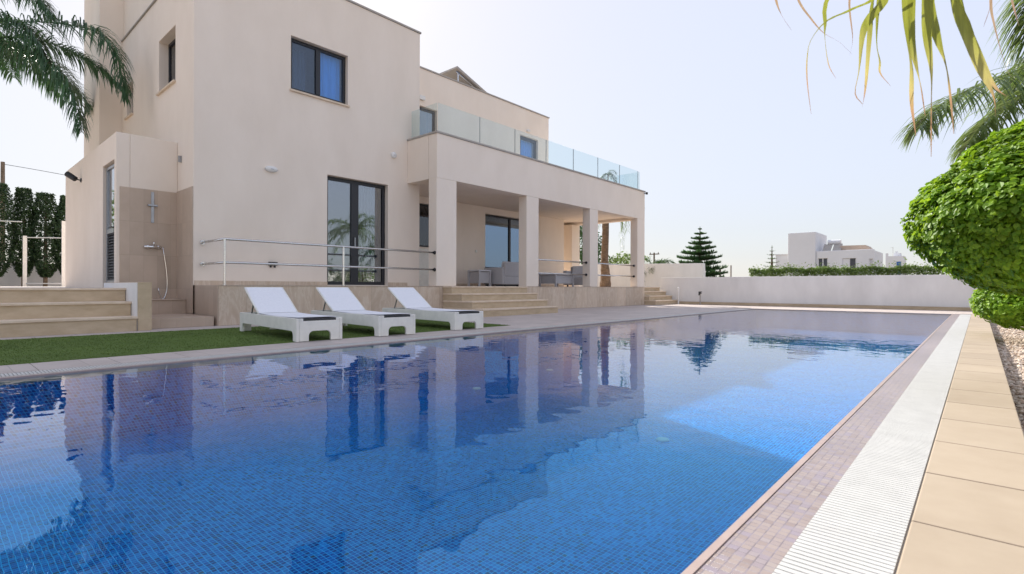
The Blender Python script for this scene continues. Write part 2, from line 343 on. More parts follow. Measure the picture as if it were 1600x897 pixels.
FZ = -.56
b = MB()
x0,x1,y0,y1 = PX0,PX1,PY0,PY1
b.face([(x0,y0,FZ),(x1,y0,FZ),(x1,y1,FZ),(x0,y1,FZ)])
b.face([(x0,y0,FZ),(x0,y1,FZ),(x0,y1,-.02),(x0,y0,-.02)])
b.face([(x1,y1,FZ),(x1,y0,FZ),(x1,y0,-.02),(x1,y1,-.02)])
b.face([(x0,y1,FZ),(x1,y1,FZ),(x1,y1,-.02),(x0,y1,-.02)])
b.face([(x1,y0,FZ),(x0,y0,FZ),(x0,y0,-.02),(x1,y0,-.02)])
struct('pool_basin', b, MOSAIC, 'blue glass mosaic lining the floor and sides of the pool', 'pool basin')
w = MB(); w.face([(x0,y0,WZ),(x1,y0,WZ),(x1,y1,WZ),(x0,y1,WZ)])
struct('pool_water', w, WATER, 'calm blue pool water mirroring the villa and sky', 'water')

def rim(x0, x1, side):
    """rim of small tiles sloping gently to the water"""
    a = MB()
    if side > 0:
        a.prism([(x0,-.05),(x0,-.006),(x0+.022,.001),(x1,-.002),(x1,-.05)], 'y', PY0, PY1)
    else:
        a.prism([(x1,-.05),(x1,-.006),(x1-.022,.001),(x0,-.002),(x0,-.05)], 'y', PY0, PY1)
    return a
rm = rim(-.50, -.352, 1)
rm.box(PX0-.0, PX1, PY1, PY1+.16, -.05, -.002)
struct('pool_rim', rm, RIMTILE, 'band of small purple grey tiles along the pool edge', 'pool rim')
re = MB(); re.box(-.502, -.482, PY0, PY1, -.04, .0035); re.box(PX0-.06, PX0+.002, PY0, PY1, -.05, .001)
struct('pool_nosing', re, RIMEDGE, 'plain pinkish nosing tile at the waterline', 'pool rim')

def grate(name, label, xa, xb, y0, y1, pitch, fill):
    root = thing(name, label, 'drain grate', ((xa+xb)/2, y0, 0), 'overflow grates along the pool')
    m = MB(); y = y0; 
    while y < y1:
        m.box(xa, xb, y, y+pitch*fill, -.018, .001); y += pitch
    m.build('slats', GRATE, root)
    s = MB(); wd = xb-xa
    for f in (.0, .33, .66): s.box(xa+wd*f+.001, xa+wd*f+.014, y0, y1, -.03, -.0015)
    s.box(xb-.013, xb-.001, y0, y1, -.03, -.0015)
    s.build('spine', GRATE, root)
    ch = MB(); ch.box(xa, xb, y0, y1, -.09, -.06); ch.build('channel', RIMEDGE, root)
grate('drain_grate', 'white slatted overflow grate in the sun along the right edge', -.350, -.145, -1.5, 17.2, .0215, .80)
grate('drain_grate', 'white slatted overflow grate along the left edge beside the lounger lawn', -5.37, -5.185, -3, 17.05, .0215, .72)

# sandstone coping, right: individual slabs in one paved strip with tiny gaps
cp = MB()
k = 0; y = 1.83 - .513*8
while y < 17.6:
    dz = rnd.uniform(-.0003,.0003); cp.box(-.140, .150, y+.0012, y+.513-.0012, -.05, .004+dz); y += .513
struct('pool_coping', cp, COPING, 'sunlit beige sandstone slabs edging the right side of the pool', 'coping', bevel=.004)
cb = MB(); cb.box(-.145, .142, -3, 17.6, -.16, -.006); struct('coping_bed', cb, TRIM, 'grey mortar bed under the sandstone slabs', 'coping')
cl = MB(); y = -3.0
while y < 17.05:
    cl.box(-5.905, -5.375, y+.0025, y+.513-.0025, -.05, .003); y += .513
y = -5.905
while y < -.36:
    cl.box(y+.003, min(y+.6,-.352)-.003, 17.215, 17.52, -.05, .003); y += .6
struct('pool_kerb', cl, DECK, 'beige paving strip between the pool grate and the lawn', 'coping', bevel=.003)
dk = MB()
def slab(x0,x1,y0,y1,z=0): dk.box(x0,x1,y0,y1,-.14,z)
slab(-9.4,-8.66,-4.2,6.6); slab(-9.4,-5.91,6.6,17.2); slab(-9.4,-5.91,17.2,17.523); slab(-9.4,.3,17.523,19.85); slab(-8.66,-5.375,-4.2,-3.0)
struct('deck_paving', dk, DECK, 'grey beige paved deck between the villa podium and the pool', 'paving')

tf = MB(); tf.box(-8.655, -5.91, -3, 6.6, -.1, .006)
struct('turf_base', tf, TURF, 'green artificial grass mat laid beside the pool', 'turf')
tb = MB()
for i in range(52000):
    x = rnd.uniform(-8.65,-5.915); y = rnd.uniform(-.6,6.595) if i % 5 else rnd.uniform(-2,6.6)
    a = rnd.uniform(0,6.28); w_ = .0045; h = rnd.uniform(.009,.017); dx, dy = math.cos(a)*w_, math.sin(a)*w_
    lx, ly = rnd.gauss(0,.008), rnd.gauss(0,.008)
    tb.face([(x-dx,y-dy,.005),(x+dx,y+dy,.005),(x+lx,y+ly,h)])
tag(tb.build('artificial_grass', L_TURF), 'short green blades of the artificial lawn under the loungers', 'grass', kind='stuff')

# floor fittings
for (x,y) in ((-1.87,3.9),(-4.45,4.37),(-4.66,6.06)):
    f = MB(); f.lathe((x,y,FZ), [(.05,.001),(.05,.008),(.042,.014),(.012,.016)], 20)
    lab = {-1.87:'round white floor inlet nearest the sunlit pool edge',-4.45:'round white floor inlet under the reflected first column',-4.66:'round white floor inlet under the reflected second column'}[x]
    tag(f.build('pool_inlet', GRATE, smooth=False), lab, 'pool fitting', 'white inlets on the pool floor')

# gravel bed
gb = MB(); gb.box(.1501, 7.0, -3, 19.8, -.159, -.10)
struct('gravel_bed', gb, GRAVELB, 'pale gravel bed beside the sandstone coping', 'gravel')
pb = MB()
ICO = []
ph = (1+5**.5)/2
for a, c in ((-1,ph),(1,ph),(-1,-ph),(1,-ph)): ICO += [(a,c,0)]
ICO += [(0,-1,ph),(0,1,ph),(0,-1,-ph),(0,1,-ph),(ph,0,-1),(ph,0,1),(-ph,0,-1),(-ph,0,1)]
ICOF = [(0,11,5),(0,5,1),(0,1,7),(0,7,10),(0,10,11),(1,5,9),(5,11,4),(11,10,2),(10,7,6),(7,1,8),(3,9,4),(3,4,2),(3,2,6),(3,6,8),(3,8,9),(4,9,5),(2,4,11),(6,2,10),(8,6,7),(9,8,1)]
def pebble(mb, x, y, z, s):
    n = len(mb.v); M = Matrix.Rotation(rnd.uniform(0,6.28),3,'Z') @ Matrix.Rotation(rnd.uniform(0,6.28),3,'X')
    sx, sy, sz = s*rnd.uniform(.6,1.2), s*rnd.uniform(.6,1.1), s*rnd.uniform(.4,.8)
    for p in ICO:
        q = M @ (Vector(p)*(.52*rnd.uniform(.8,1.15))); mb.v.append((x+q.x*sx, y+q.y*sy, z+q.z*sz))
    mb.f += [tuple(n+i for i in f) for f in ICOF]
for i in range(9000):
    y = .8 + 13*rnd.random()**1.5; x = .16 + (.06+y*.055+.2)*rnd.random()
    pebble(pb, x, y, -.098+rnd.uniform(0,.012), rnd.uniform(.010,.024))
tag(pb.build('gravel', PEBBLE), 'loose pale pebbles covering the planting bed at right', 'gravel', kind='stuff')

# ------------------------------------------------------------------ villa
XP, XF, X2 = -9.30, -10.40, -12.0
PZ = .665
villa = thing('villa', 'beige two storey flat roofed villa with column porch and glass balcony', 'villa', (XF, 3.18, 0))

def wall_panel(mb, axis, at, thick, u0, u1, z0, z1, openings=()):
    """wall in a plane: axis 'x' -> plane x=at, u=y; axis 'y' -> plane y=at, u=x. thick goes from at to at+thick."""
    us = sorted({u0,u1,*[o[0] for o in openings],*[o[1] for o in openings]})
    zs = sorted({z0,z1,*[o[2] for o in openings],*[o[3] for o in openings]})
    idx = {}
    def V(i,j,s):
        k = (i,j,s)
        if k not in idx:
            t = at + (thick if s else 0)
            mb.v.append((t,us[i],zs[j]) if axis=='x' else (us[i],t,zs[j])); idx[k] = len(mb.v)-1
        return idx[k]
    def solid(i,j):
        if i<0 or j<0 or i>=len(us)-1 or j>=len(zs)-1: return False
        cu, cz = (us[i]+us[i+1])/2, (zs[j]+zs[j+1])/2
        return not any(o[0]<cu<o[1] and o[2]<cz<o[3] for o in openings)
    for i in range(len(us)-1):
        for j in range(len(zs)-1):
            if not solid(i,j): continue
            mb.f.append((V(i,j,0),V(i+1,j,0),V(i+1,j+1,0),V(i,j+1,0)))
            mb.f.append((V(i,j,1),V(i,j+1,1),V(i+1,j+1,1),V(i+1,j,1)))
            if not solid(i-1,j): mb.f.append((V(i,j,0),V(i,j+1,0),V(i,j+1,1),V(i,j,1)))
            if not solid(i+1,j): mb.f.append((V(i+1,j,0),V(i+1,j,1),V(i+1,j+1,1),V(i+1,j+1,0)))
            if not solid(i,j-1): mb.f.append((V(i,j,0),V(i,j,1),V(i+1,j,1),V(i+1,j,0)))
            if not solid(i,j+1): mb.f.append((V(i,j+1,0),V(i+1,j+1,0),V(i+1,j+1,1),V(i,j+1,1)))

TY0, TY1, TZ = 3.18, 8.21, 6.94
# tower front
m = MB(); wall_panel(m, 'x', XF, -.25, TY0, TY1, PZ, TZ, [(4.94,6.22,4.64,5.73),(5.74,7.28,PZ+.02,3.04)])
m.build('front_wall', STUCCO, villa, bevel=.008)
m = MB(); wall_panel(m, 'y', TY0, .25, -15.43, XF-.25, PZ, 6.52, [(-12.48,-11.42,4.56,5.62),(-15.01,-14.44,4.60,5.35)])
m.build('side_wall', STUCCO, villa, bevel=.008)
m = MB(); m.box(-15.43, XF-.25, TY0+.03, 5.3, 6.55, 8.4); m.build('stair_block', STUCCO, villa, bevel=.01)
m = MB(); m.box(-17.2, -15.432, 2.74, 4.4, 0, 9.0); m.build('chimney_block', STUCCO, villa, bevel=.01)
m = MB(); m.box(-15.43, XF-.25, 7.96, TY1, PZ, TZ-.02); m.box(-17.2,-16.95,4.4,16.49,0,6.9); m.build('rear_wall', STUCCO, villa)
m = MB(); m.box(-16.95, XF-.26, TY0+.26, 7.95, 3.7, 3.95); m.box(-16.95, XF-.26, 5.31, 7.95, 6.4, 6.62); m.build('floor_slab', ROOMWALL, villa)
m = MB(); m.box(-13.0, -12.95, TY0+.27, 7.94, PZ, 3.69); m.box(-13.7,-13.65,TY0+.27,7.94,3.96,6.39); m.build('partition_wall', ROOMWALL, villa)
m = MB(); m.box(XF-.26, XF+.025, TY0-.02, TY1+.025, TZ+.002, TZ+.042)
m.box(-15.43, XF-.27, TY0-.03, TY0+.027, 6.522, 6.548)
m.box(X2-.25, X2+.025, TY1+.03, 15.53, 6.942, 6.98)
m.build('roof_coping', TRIM, villa)
# wing behind the terrace: ground floor and upper floor
m = MB(); wall_panel(m, 'x', X2, -.25, TY1+.002, 16.49, PZ, 3.255, [(9.38,10.10,1.80,3.06),(12.16,14.75,PZ+.01,3.04)])
m.box(-16.94, X2-.252, 16.24, 16.49, PZ, 3.255); m.build('porch_wall', STUCCO, villa, bevel=.006)
m = MB(); wall_panel(m, 'x', X2, -.25, TY1+.002, 15.5, 3.90, 6.94, [(9.38,10.12,3.92,5.86),(13.88,14.87,3.92,5.99)])
m.box(-16.94, X2-.252, 15.25, 15.5, 3.90, 6.93); m.build('upper_wall', STUCCO, villa, bevel=.006)
m = MB(); m.box(-16.94, X2-.26, TY1+.01, 15.24, 6.5, 6.7); m.box(-14.3,-14.25,TY1+.01,15.24,3.95,6.49); m.box(-14.6,-14.55,TY1+.01,16.2,PZ,3.2)
m.build('wing_roof', ROOMWALL, villa)
# terrace slab, beams, porch
m = MB()
m.box(-16.94, XP-.30, TY1+.004, 17.55, 3.26, 3.88)      # ceiling slab
m.box(XF+.003, XP-.30, 7.842, TY1+.002, 3.262, 3.88)
m.box(XF+.001, XP-.302, 7.84, 8.12, 3.165, 3.258); m.box(XF+.001, XP-.302, 7.84, 7.8415, 3.258, 4.17)
m.build('terrace_slab', STUCCO, villa)
m = MB(); m.box(XP-.30, XP, 7.84, 17.85, 3.165, 4.19); m.box(XF+.002, XP-.302, 7.83, 7.839, 3.16, 4.19); m.box(XF+.002, XP-.302, 7.8416, 7.99, 3.89, 4.19)
m.box(-13.4, XP-.302, 17.552, 17.85, 3.165, 4.19)
m.build('terrace_beam', STUCCO, villa, bevel=.008)
m = MB(); m.box(XP-.32, XP+.025, 7.815, 17.875, 4.192, 4.232); m.box(XF+.003, XP-.322, 7.815, 8.0, 4.192, 4.232); m.box(-13.4, XP-.322, 17.54, 17.875, 4.192, 4.232)
m.build('terrace_coping', TRIM, villa)
for (a, c) in ((7.835,8.45),(11.04,11.57),(14.19,14.66),(17.31,17.853)):
    m = MB(); m.box(XP-.29, XP-.0015, a, c, PZ+.0, 3.164)
    m.build('column', STUCCO, villa, bevel=.010)
m = MB(); m.box(-13.4, -12.2, 17.3, 17.85, PZ, 3.163); m.build('end_pier', STUCCO, villa, bevel=.008)
# podium
m = MB(); m.box(XF-.2, XP, 3.22, 17.853, .0, PZ-.004); m.box(-17.2, XF-.202, 3.43, 17.853, 0, PZ-.006)
m.build('podium', PODIUM, villa, bevel=.004)
m = MB(); m.box(X2, XP+.012, TY1, 17.865, PZ-.0035, PZ); m.box(XF, XP+.012, 3.208, TY1-.001, PZ-.0035, PZ); m.box(-16.9, X2-.001, 16.5, 17.865, PZ-.0035, PZ)
m.build('porch_floor', PORCHFLOOR, villa)
for q in ((XF+.001, XF+.018, 3.20, 5.735),(XF+.001, XF+.018, 7.285, 7.83),(X2+.001,X2+.016,8.3,9.35),(X2+.001,X2+.016,9.81,12.15),(X2+.001,X2+.016,14.76,16.48)):
    m = MB(); m.box(*q, PZ+.001, PZ+.085); m.build('skirting', PODIUM, villa)

def curtain(mb, axis, at, u0, u1, z0, z1, folds=9, amp=.03):
    n = folds*6
    for i in range(n):
        a, c = u0+(u1-u0)*i/n, u0+(u1-u0)*(i+1)/n
        d0, d1 = at+amp*math.sin(i/6*6.28+.6*math.sin(i)), at+amp*math.sin((i+1)/6*6.28+.6*math.sin(i+1))
        if axis=='x': mb.face([(d0,a,z0),(d1,c,z0),(d1,c,z1),(d0,a,z1)])
        else: mb.face([(a,d0,z0),(c,d1,z0),(c,d1,z1),(a,d0,z1)])

def window(name, at, y0, y1, z0, z1, leaves, fw=.06, mat=PANE, depth=.05, mid=.09):
    """frame in a plane x=at facing +x; leaves = list of (y0,y1) pane spans"""
    m = MB()
    m.box(at-depth, at, y0, y1, z1-fw, z1); m.box(at-depth, at, y0, y1, z0, z0+fw)
    m.box(at-depth, at, y0, y0+fw, z0+fw, z1-fw); m.box(at-depth, at, y1-fw, y1, z0+fw, z1-fw)
    for i in range(len(leaves)-1):
        m.box(at-depth+.004, at+.012, leaves[i][1], leaves[i+1][0], z0+fw, z1-fw)
    f = m.build(name, ALU, villa, bevel=.004)
    for (a, c) in leaves:
        p = MB(); p.box(at-.030, at-.022, a-.004, c+.004, z0+fw-.004, z1-fw+.004); p.build('pane', mat, f)
    return f
f = window('window', XF-.10, 4.945, 6.215, 4.655, 5.725, [(5.01,5.52),(5.62,6.13)], fw=.065, mat=PANE_BLUE)
s = MB(); s.box(XF-.1, XF+.045, 4.91, 6.25, 4.60, 4.638); s.build('window_sill', NOSING, f, bevel=.005)
c = MB(); curtain(c, 'x', XF-.24, 5.60, 6.16, 4.66, 5.70, 4, .016); c.build('curtain', CURTAIN_BLUE, f)
c = MB(); curtain(c, 'x', XF-.5, 4.95, 5.5, 4.66, 5.70, 6, .03); c.build('curtain', CURTAIN_GREY, f)
f = window('sliding_door', XF-.12, 5.745, 7.275, PZ+.022, 3.035, [(5.82,6.38),(6.56,7.17)], fw=.075)
c = MB(); curtain(c, 'x', XF-.36, 6.74, 7.26, PZ+.03, 3.0, 6, .03); c.build('curtain', CURTAIN_GREY, f)
h = MB(); h.box(XF-.118, XF-.07, 6.44, 6.465, 1.55, 1.75); h.build('handle', ALU_SILVER, f)
f = window('window', X2-.10, 9.385, 10.095, 1.805, 3.055, [(9.44,10.04)], fw=.05, mat=PANE_DARK)
c = MB(); curtain(c, 'x', X2-.2, 9.40, 10.08, 1.82, 3.02, 9, .02); c.build('curtain', CURTAIN_GREY, f)
pn = MB(); pn.box(X2+.001, X2+.10, 9.36, 9.80, PZ+.001, 1.74); pn.build('service_panel', WHITEPLASTIC, villa, bevel=.006)
f = window('sliding_door', X2-.10, 12.165, 14.745, PZ+.012, 3.035, [(12.22,13.42),(13.50,14.68)], fw=.055, mat=PANE_SKY)
c = MB(); curtain(c, 'x', X2-.24, 13.55, 14.7, PZ+.03, 3.0, 8, .035); c.build('curtain', CURTAIN, f)
f = window('balcony_door', X2-.10, 9.385, 10.115, 3.925, 5.855, [(9.46,10.03)], fw=.075)
f = window('balcony_door', X2-.08, 13.885, 14.865, 3.925, 5.985, [(14.0,14.75)], fw=.11, mat=PANE_BLUE)
c = MB(); curtain(c, 'x', X2-.22, 13.95, 14.8, 3.95, 5.9, 7, .02); c.build('curtain', CURTAIN_BLUE, f)
# windows of the left side (facing -y)
m = MB(); ya = TY0+.17
m.box(-12.475,-11.425,ya,ya+.05,5.555,5.615); m.box(-12.475,-11.425,ya,ya+.05,4.565,4.625); m.box(-12.475,-12.415,ya,ya+.05,4.625,5.555); m.box(-11.485,-11.425,ya,ya+.05,4.625,5.555)
f = m.build('window', ALU, villa); p = MB(); p.box(-12.42,-11.48,ya+.02,ya+.028,4.62,5.56); p.build('pane', PANE_DARK, f)
s = MB(); s.box(-12.52,-11.38,TY0-.045,TY0+.17,4.52,4.558); s.build('window_sill', NOSING, f, bevel=.005)
m = MB(); m.box(-15.005,-14.445,TY0+.12,TY0+.16,4.605,5.345); f = m.build('window', CURTAIN_GREY, villa)
s = MB(); s.box(-15.05,-14.40,TY0-.045,TY0+.12,4.56,4.598); s.build('window_sill', NOSING, f, bevel=.005)

# annexe with the outdoor shower
AX, AY = -11.27, 2.24
m = MB(); wall_panel(m, 'y', AY, .2, -16.18, AX, .6, 3.35, [(-12.30,-11.41,.6,2.89)])
wall_panel(m, 'x', AX-.002, -.2, AY+.202, TY0-.002, .4, 3.35); m.box(-16.18,-15.98,AY+.201,2.735,.6,3.35)
m.box(-15.97,AX-.21,AY+.201,TY0-.002,3.1,3.3)
annexe = m.build('annexe_wall', STUCCO, villa, bevel=.008)
m = MB(); ya = AY+.05
m.box(-12.29,-11.42,ya,ya+.05,2.81,2.86); m.box(-12.29,-12.22,ya,ya+.05,.67,2.81); m.box(-11.49,-11.44,ya,ya+.05,.67,2.81); m.box(-12.22,-11.49,ya,ya+.05,1.62,1.70); m.box(-12.22,-11.49,ya,ya+.05,.67,.75)
d = m.build('door', ALU_SILVER, villa, bevel=.003)
p = MB(); p.box(-12.22,-11.49,ya+.02,ya+.03,1.70,2.81); p.build('pane', PANE, d)
lv = MB(); z = .76
while z < 1.6:
    lv.prism([(ya+.005,z),(ya+.01,z),(ya+.045,z+.05),(ya+.04,z+.05)], 'x', -12.22, -11.49); z += .052
lv.box(-12.22,-11.49,ya+.046,ya+.05,.75,1.62)
lv.build('louver', ALU, d)
h = MB(); h.box(-11.56,-11.50,ya-.03,ya,1.60,1.78); h.tube([(-11.53,ya-.03,1.70),(-11.53,ya-.07,1.70),(-11.66,ya-.07,1.70)],.011,8); h.build('handle', DARKPLASTIC, d)
m = MB(); m.box(AX+.0005, AX+.016, AY+.05, TY0-.016, .40, 2.40); m.box(AX+.0005, XF-.001, TY0-.016, TY0-.001, .16, 2.42); m.box(XF-.001, XP-.001, 3.205, 3.219, 0.0, PZ-.004)
m.build('shower_tiling', SHOWERT, villa)
m = MB(); m.box(AX+.0005, -10.72, AY+.05, TY0-.017, 0, .40); m.box(AX+.0005, -10.70, AY+.052, TY0-.018, .401, .413); m.box(-10.719, -9.34, AY+.05, TY0-.018, 0, .155)
m.build('shower_tray', SHOWERT, villa, bevel=.004)
sh = MB(); sh.box(AX+.017, AX+.028, 2.755, 2.80, 1.80, 2.36)
sh.box(AX+.017, AX+.06, 2.70, 2.85, 2.10, 2.13)
shower = sh.build('shower', ALU_SILVER, villa, bevel=.002)
q = MB(); q.tube([(AX+.06,2.64,1.36),(AX+.06,2.90,1.36)], .022, 12); q.lathe((AX+.05,2.70,1.36), [(.035,-.03),(.035,.0),(.02,.03)], 14, 'x'); q.lathe((AX+.05,2.86,1.36), [(.035,-.03),(.035,.0),(.02,.03)], 14, 'x'); q.tube([(AX+.07,2.78,1.37),(AX+.12,2.78,1.44)], .014, 8); q.build('mixer', CHROME, shower, smooth=True)
q = MB(); q.tube([(AX+.06,2.93+.07*math.sin(t*3.0), 1.36-.95*math.sin(t*1.45)*1.0 if t<1.1 else 1.36-.95*math.sin(1.1*1.45)+ (t-1.1)*.5) for t in [i*.1 for i in range(16)]], .008, 8); q.build('hose', CHROME, shower, smooth=True)
m = MB(); m.box(AX+.2, AX+.24, TY0-.05, TY0-.001, 2.94, 3.06); m.build('wall_hook', ALU_SILVER, villa, bevel=.004)
m = MB(); m.lathe((-14.3,AY,2.90), [(.045,-.02),(.045,-.001)], 14, 'y'); m.tube([(-14.3,AY-.02,2.90),(-14.3,AY-.10,2.91)], .012, 8); m.tube([(-14.3,AY-.10,2.91),(-14.42,AY-.22,3.02)], [.055,.06], 14)
m.build('spotlight', DARKPLASTIC, villa)

# lamps and sockets
def bulkhead(x, y, z, ry, rz):
    m = MB(); n = 24; pr = [(1,.0),(1,.03),(.9,.05),(.6,.065),(.15,.07)]
    n0 = len(m.v)
    for r, h in pr:
        for k in range(n):
            a = 6.2832*k/n; m.v.append((x+h, y+ry*r*math.cos(a), z+rz*r*math.sin(a)))
    for i in range(len(pr)-1):
        for k in range(n): m.f.append((n0+i*n+k, n0+i*n+(k+1)%n, n0+(i+1)*n+(k+1)%n, n0+(i+1)*n+k))
    m.f.append(tuple(n0+(len(pr)-1)*n+k for k in range(n)))
    l = m.build('wall_lamp', LAMPGLASS, villa, smooth=True)
    e = MB(); e.tube([(x+.03, y-ry*1.02, z-.012),(x+.075,y,z-.004),(x+.03, y+ry*1.02, z-.012)], .006, 6); e.build('guard', ALU_SILVER, l)
bulkhead(XF, 4.54, 2.95, .125, .062); bulkhead(XF, 7.42, 3.77, .075, .075); bulkhead(X2, 14.3, 6.2, .10, .05)
m = MB(); m.box(X2+.001, X2+.07, 9.42, 9.62, 6.02, 6.14); m.build('wall_lamp', LAMPGLASS, villa, bevel=.01)
m = MB(); m.box(XF+.001, XF+.05, 4.49, 4.66, 1.06, 1.13); m.box(XF+.001,XF+.035,4.52,4.55,1.02,1.06); m.box(XF+.001,XF+.035,4.60,4.63,1.02,1.06); m.build('socket', DARKPLASTIC, villa, bevel=.008)
m = MB(); m.tube([(XP+.0,17.80,4.14),(XP+.06,17.84,4.14)],.012,8); m.box(XP+.05,XP+.11,17.81,17.89,4.10,4.18); m.build('camera_bracket', DARKPLASTIC, villa)
m = MB(); m.box(XP-.20,XP-.10,8.4515,8.475,1.90,1.98); m.build('switch_plate', WHITEPLASTIC, villa, bevel=.004)
m = MB(); m.box(X2+.001,X2+.02,11.7,11.78,1.75,1.83); m.build('switch_plate', WHITEPLASTIC, villa, bevel=.004)

# glass balustrade of the terrace
bal = MB(); bal.box(XP-.16, XP-.06, 7.93, 17.56, 4.2325, 4.245); bal.box(XF-.28,XP-.161,7.90,7.99,4.2325,4.245)
bal = bal.build('glass_balustrade', ALU_SILVER, villa)
ys = [7.95,9.34,10.68,12.05,13.42,14.82,16.22,17.54]
for a, c in zip(ys, ys[1:]):
    p = MB(); p.box(XP-.122, XP-.106, a+.012, c-.012, 4.2455, 4.935); p.build('glass_panel', BALGLASS, bal, bevel=.002)
    e = MB(); e.box(XP-.124, XP-.104, c-.0105, c-.0035, 4.2455, 4.935); e.build('glass_edge', ALU_SILVER, bal)
for a, c in ((XF+.62, XP-.135),(XF+.02, XF+.60)):
    p = MB(); p.box(a, c, 7.942, 7.958, 4.2455, 4.935); p.build('glass_panel', BALGLASS, bal, bevel=.002)
for a, c in ((-10.7,-9.42),(-12.0,-10.72)):
    p = MB(); p.box(a, c, 17.68, 17.696, 4.2455, 4.935); p.build('glass_panel', BALGLASS, bal, bevel=.002)

# stainless hand rails on the podium
def rail_section(pts_list, posts):
    m = MB()
    for pts in pts_list: m.tube(pts, .021, 10)
    r = m.build('handrail', STEEL, villa, smooth=True)
    for (x,y) in posts:
        p = MB(); p.tube([(x,y,PZ),(x,y,1.44)], .021, 10); p.lathe((x,y,PZ), [(.045,.001),(.045,.008),(.024,.012)], 14); p.build('post', STEEL, r)
    for pts in pts_list:
        for e, nx in ((pts[0],pts[1]),(pts[-1],pts[-2])):
            d = (Vector(nx)-Vector(e)).normalized()
            if (e[0], e[1]) in posts: continue
            p = MB(); p.tube([e, tuple(Vector(e)+d*.012)], .042, 14); p.tube([tuple(Vector(e)+d*.012), tuple(Vector(e)+d*.05)], .028, 12); p.build('flange', STEEL if e[0] < -10 else DARKPLASTIC, r)
    return r
xr = XP-.06
rail_section([[(XF+.002,3.33,z),(xr,3.33,z),(xr,7.834,z)] for z in (1.435,1.045)], [(xr,3.33),(xr,5.51)])
rail_section([[(xr-.08,11.572,z),(xr-.08,14.188,z)] for z in (1.44,1.05)], [])
rail_section([[(xr-.08,14.662,z),(xr-.08,17.308,z)] for z in (1.44,1.05)], [])

# ------------------------------------------------------------------ steps
def steps(name, label, xfront, y0, y1, tops, tread, xback, inset=0):
    root = thing(name, label, 'steps', (xfront, (y0+y1)/2, 0), None)
    x = xfront; zprev = 0
    for i, t in enumerate(tops):
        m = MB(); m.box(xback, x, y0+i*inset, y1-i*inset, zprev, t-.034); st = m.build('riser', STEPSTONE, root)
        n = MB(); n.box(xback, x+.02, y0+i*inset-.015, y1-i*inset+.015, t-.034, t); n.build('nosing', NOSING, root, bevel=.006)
        zprev = t; x -= tread
    return root
steps('stone_steps', 'beige stone steps rising to the porch between the first two columns', -7.97, 8.02, 10.7, (.166,.332,.498,PZ-.001), .34, XP+.013)
steps('stone_steps', 'small beige stone steps at the far end beside the white wall', -8.86, 17.87, 19.79, (.166,.332,.498,PZ-.001), .26, -10.4)
L = steps('stone_steps', 'wide beige stone steps at the left by the shower', -9.08, -3.0, 2.05, (.21,.42,.62), .32, -10.6)
m = MB(); m.box(-11.26, -9.07, 2.05+.016, 2.235, 0, .705); m.build('side_wall', STEPSTONE, L, bevel=.004)
m = MB(); m.box(-11.2, -9.10, 2.058, 2.0655, .01, .70); m.build('painted_face', WHITEWALL, L)
t = MB(); t.box(-30, -10.602, -6, AY-.001, -.15, .62); t.box(-30,-16.19,AY-.0,12,-.15,.62)
struct('garden_terrace', t, TERRA, 'raised paved terrace leading back to the cypress trees', 'terrace')
t = MB(); t.box(-17.2, -9.66, 17.868, 19.8, 0, PZ-.01); struct('rear_terrace', t, PORCHFLOOR, 'raised paving behind the porch end', 'terrace')

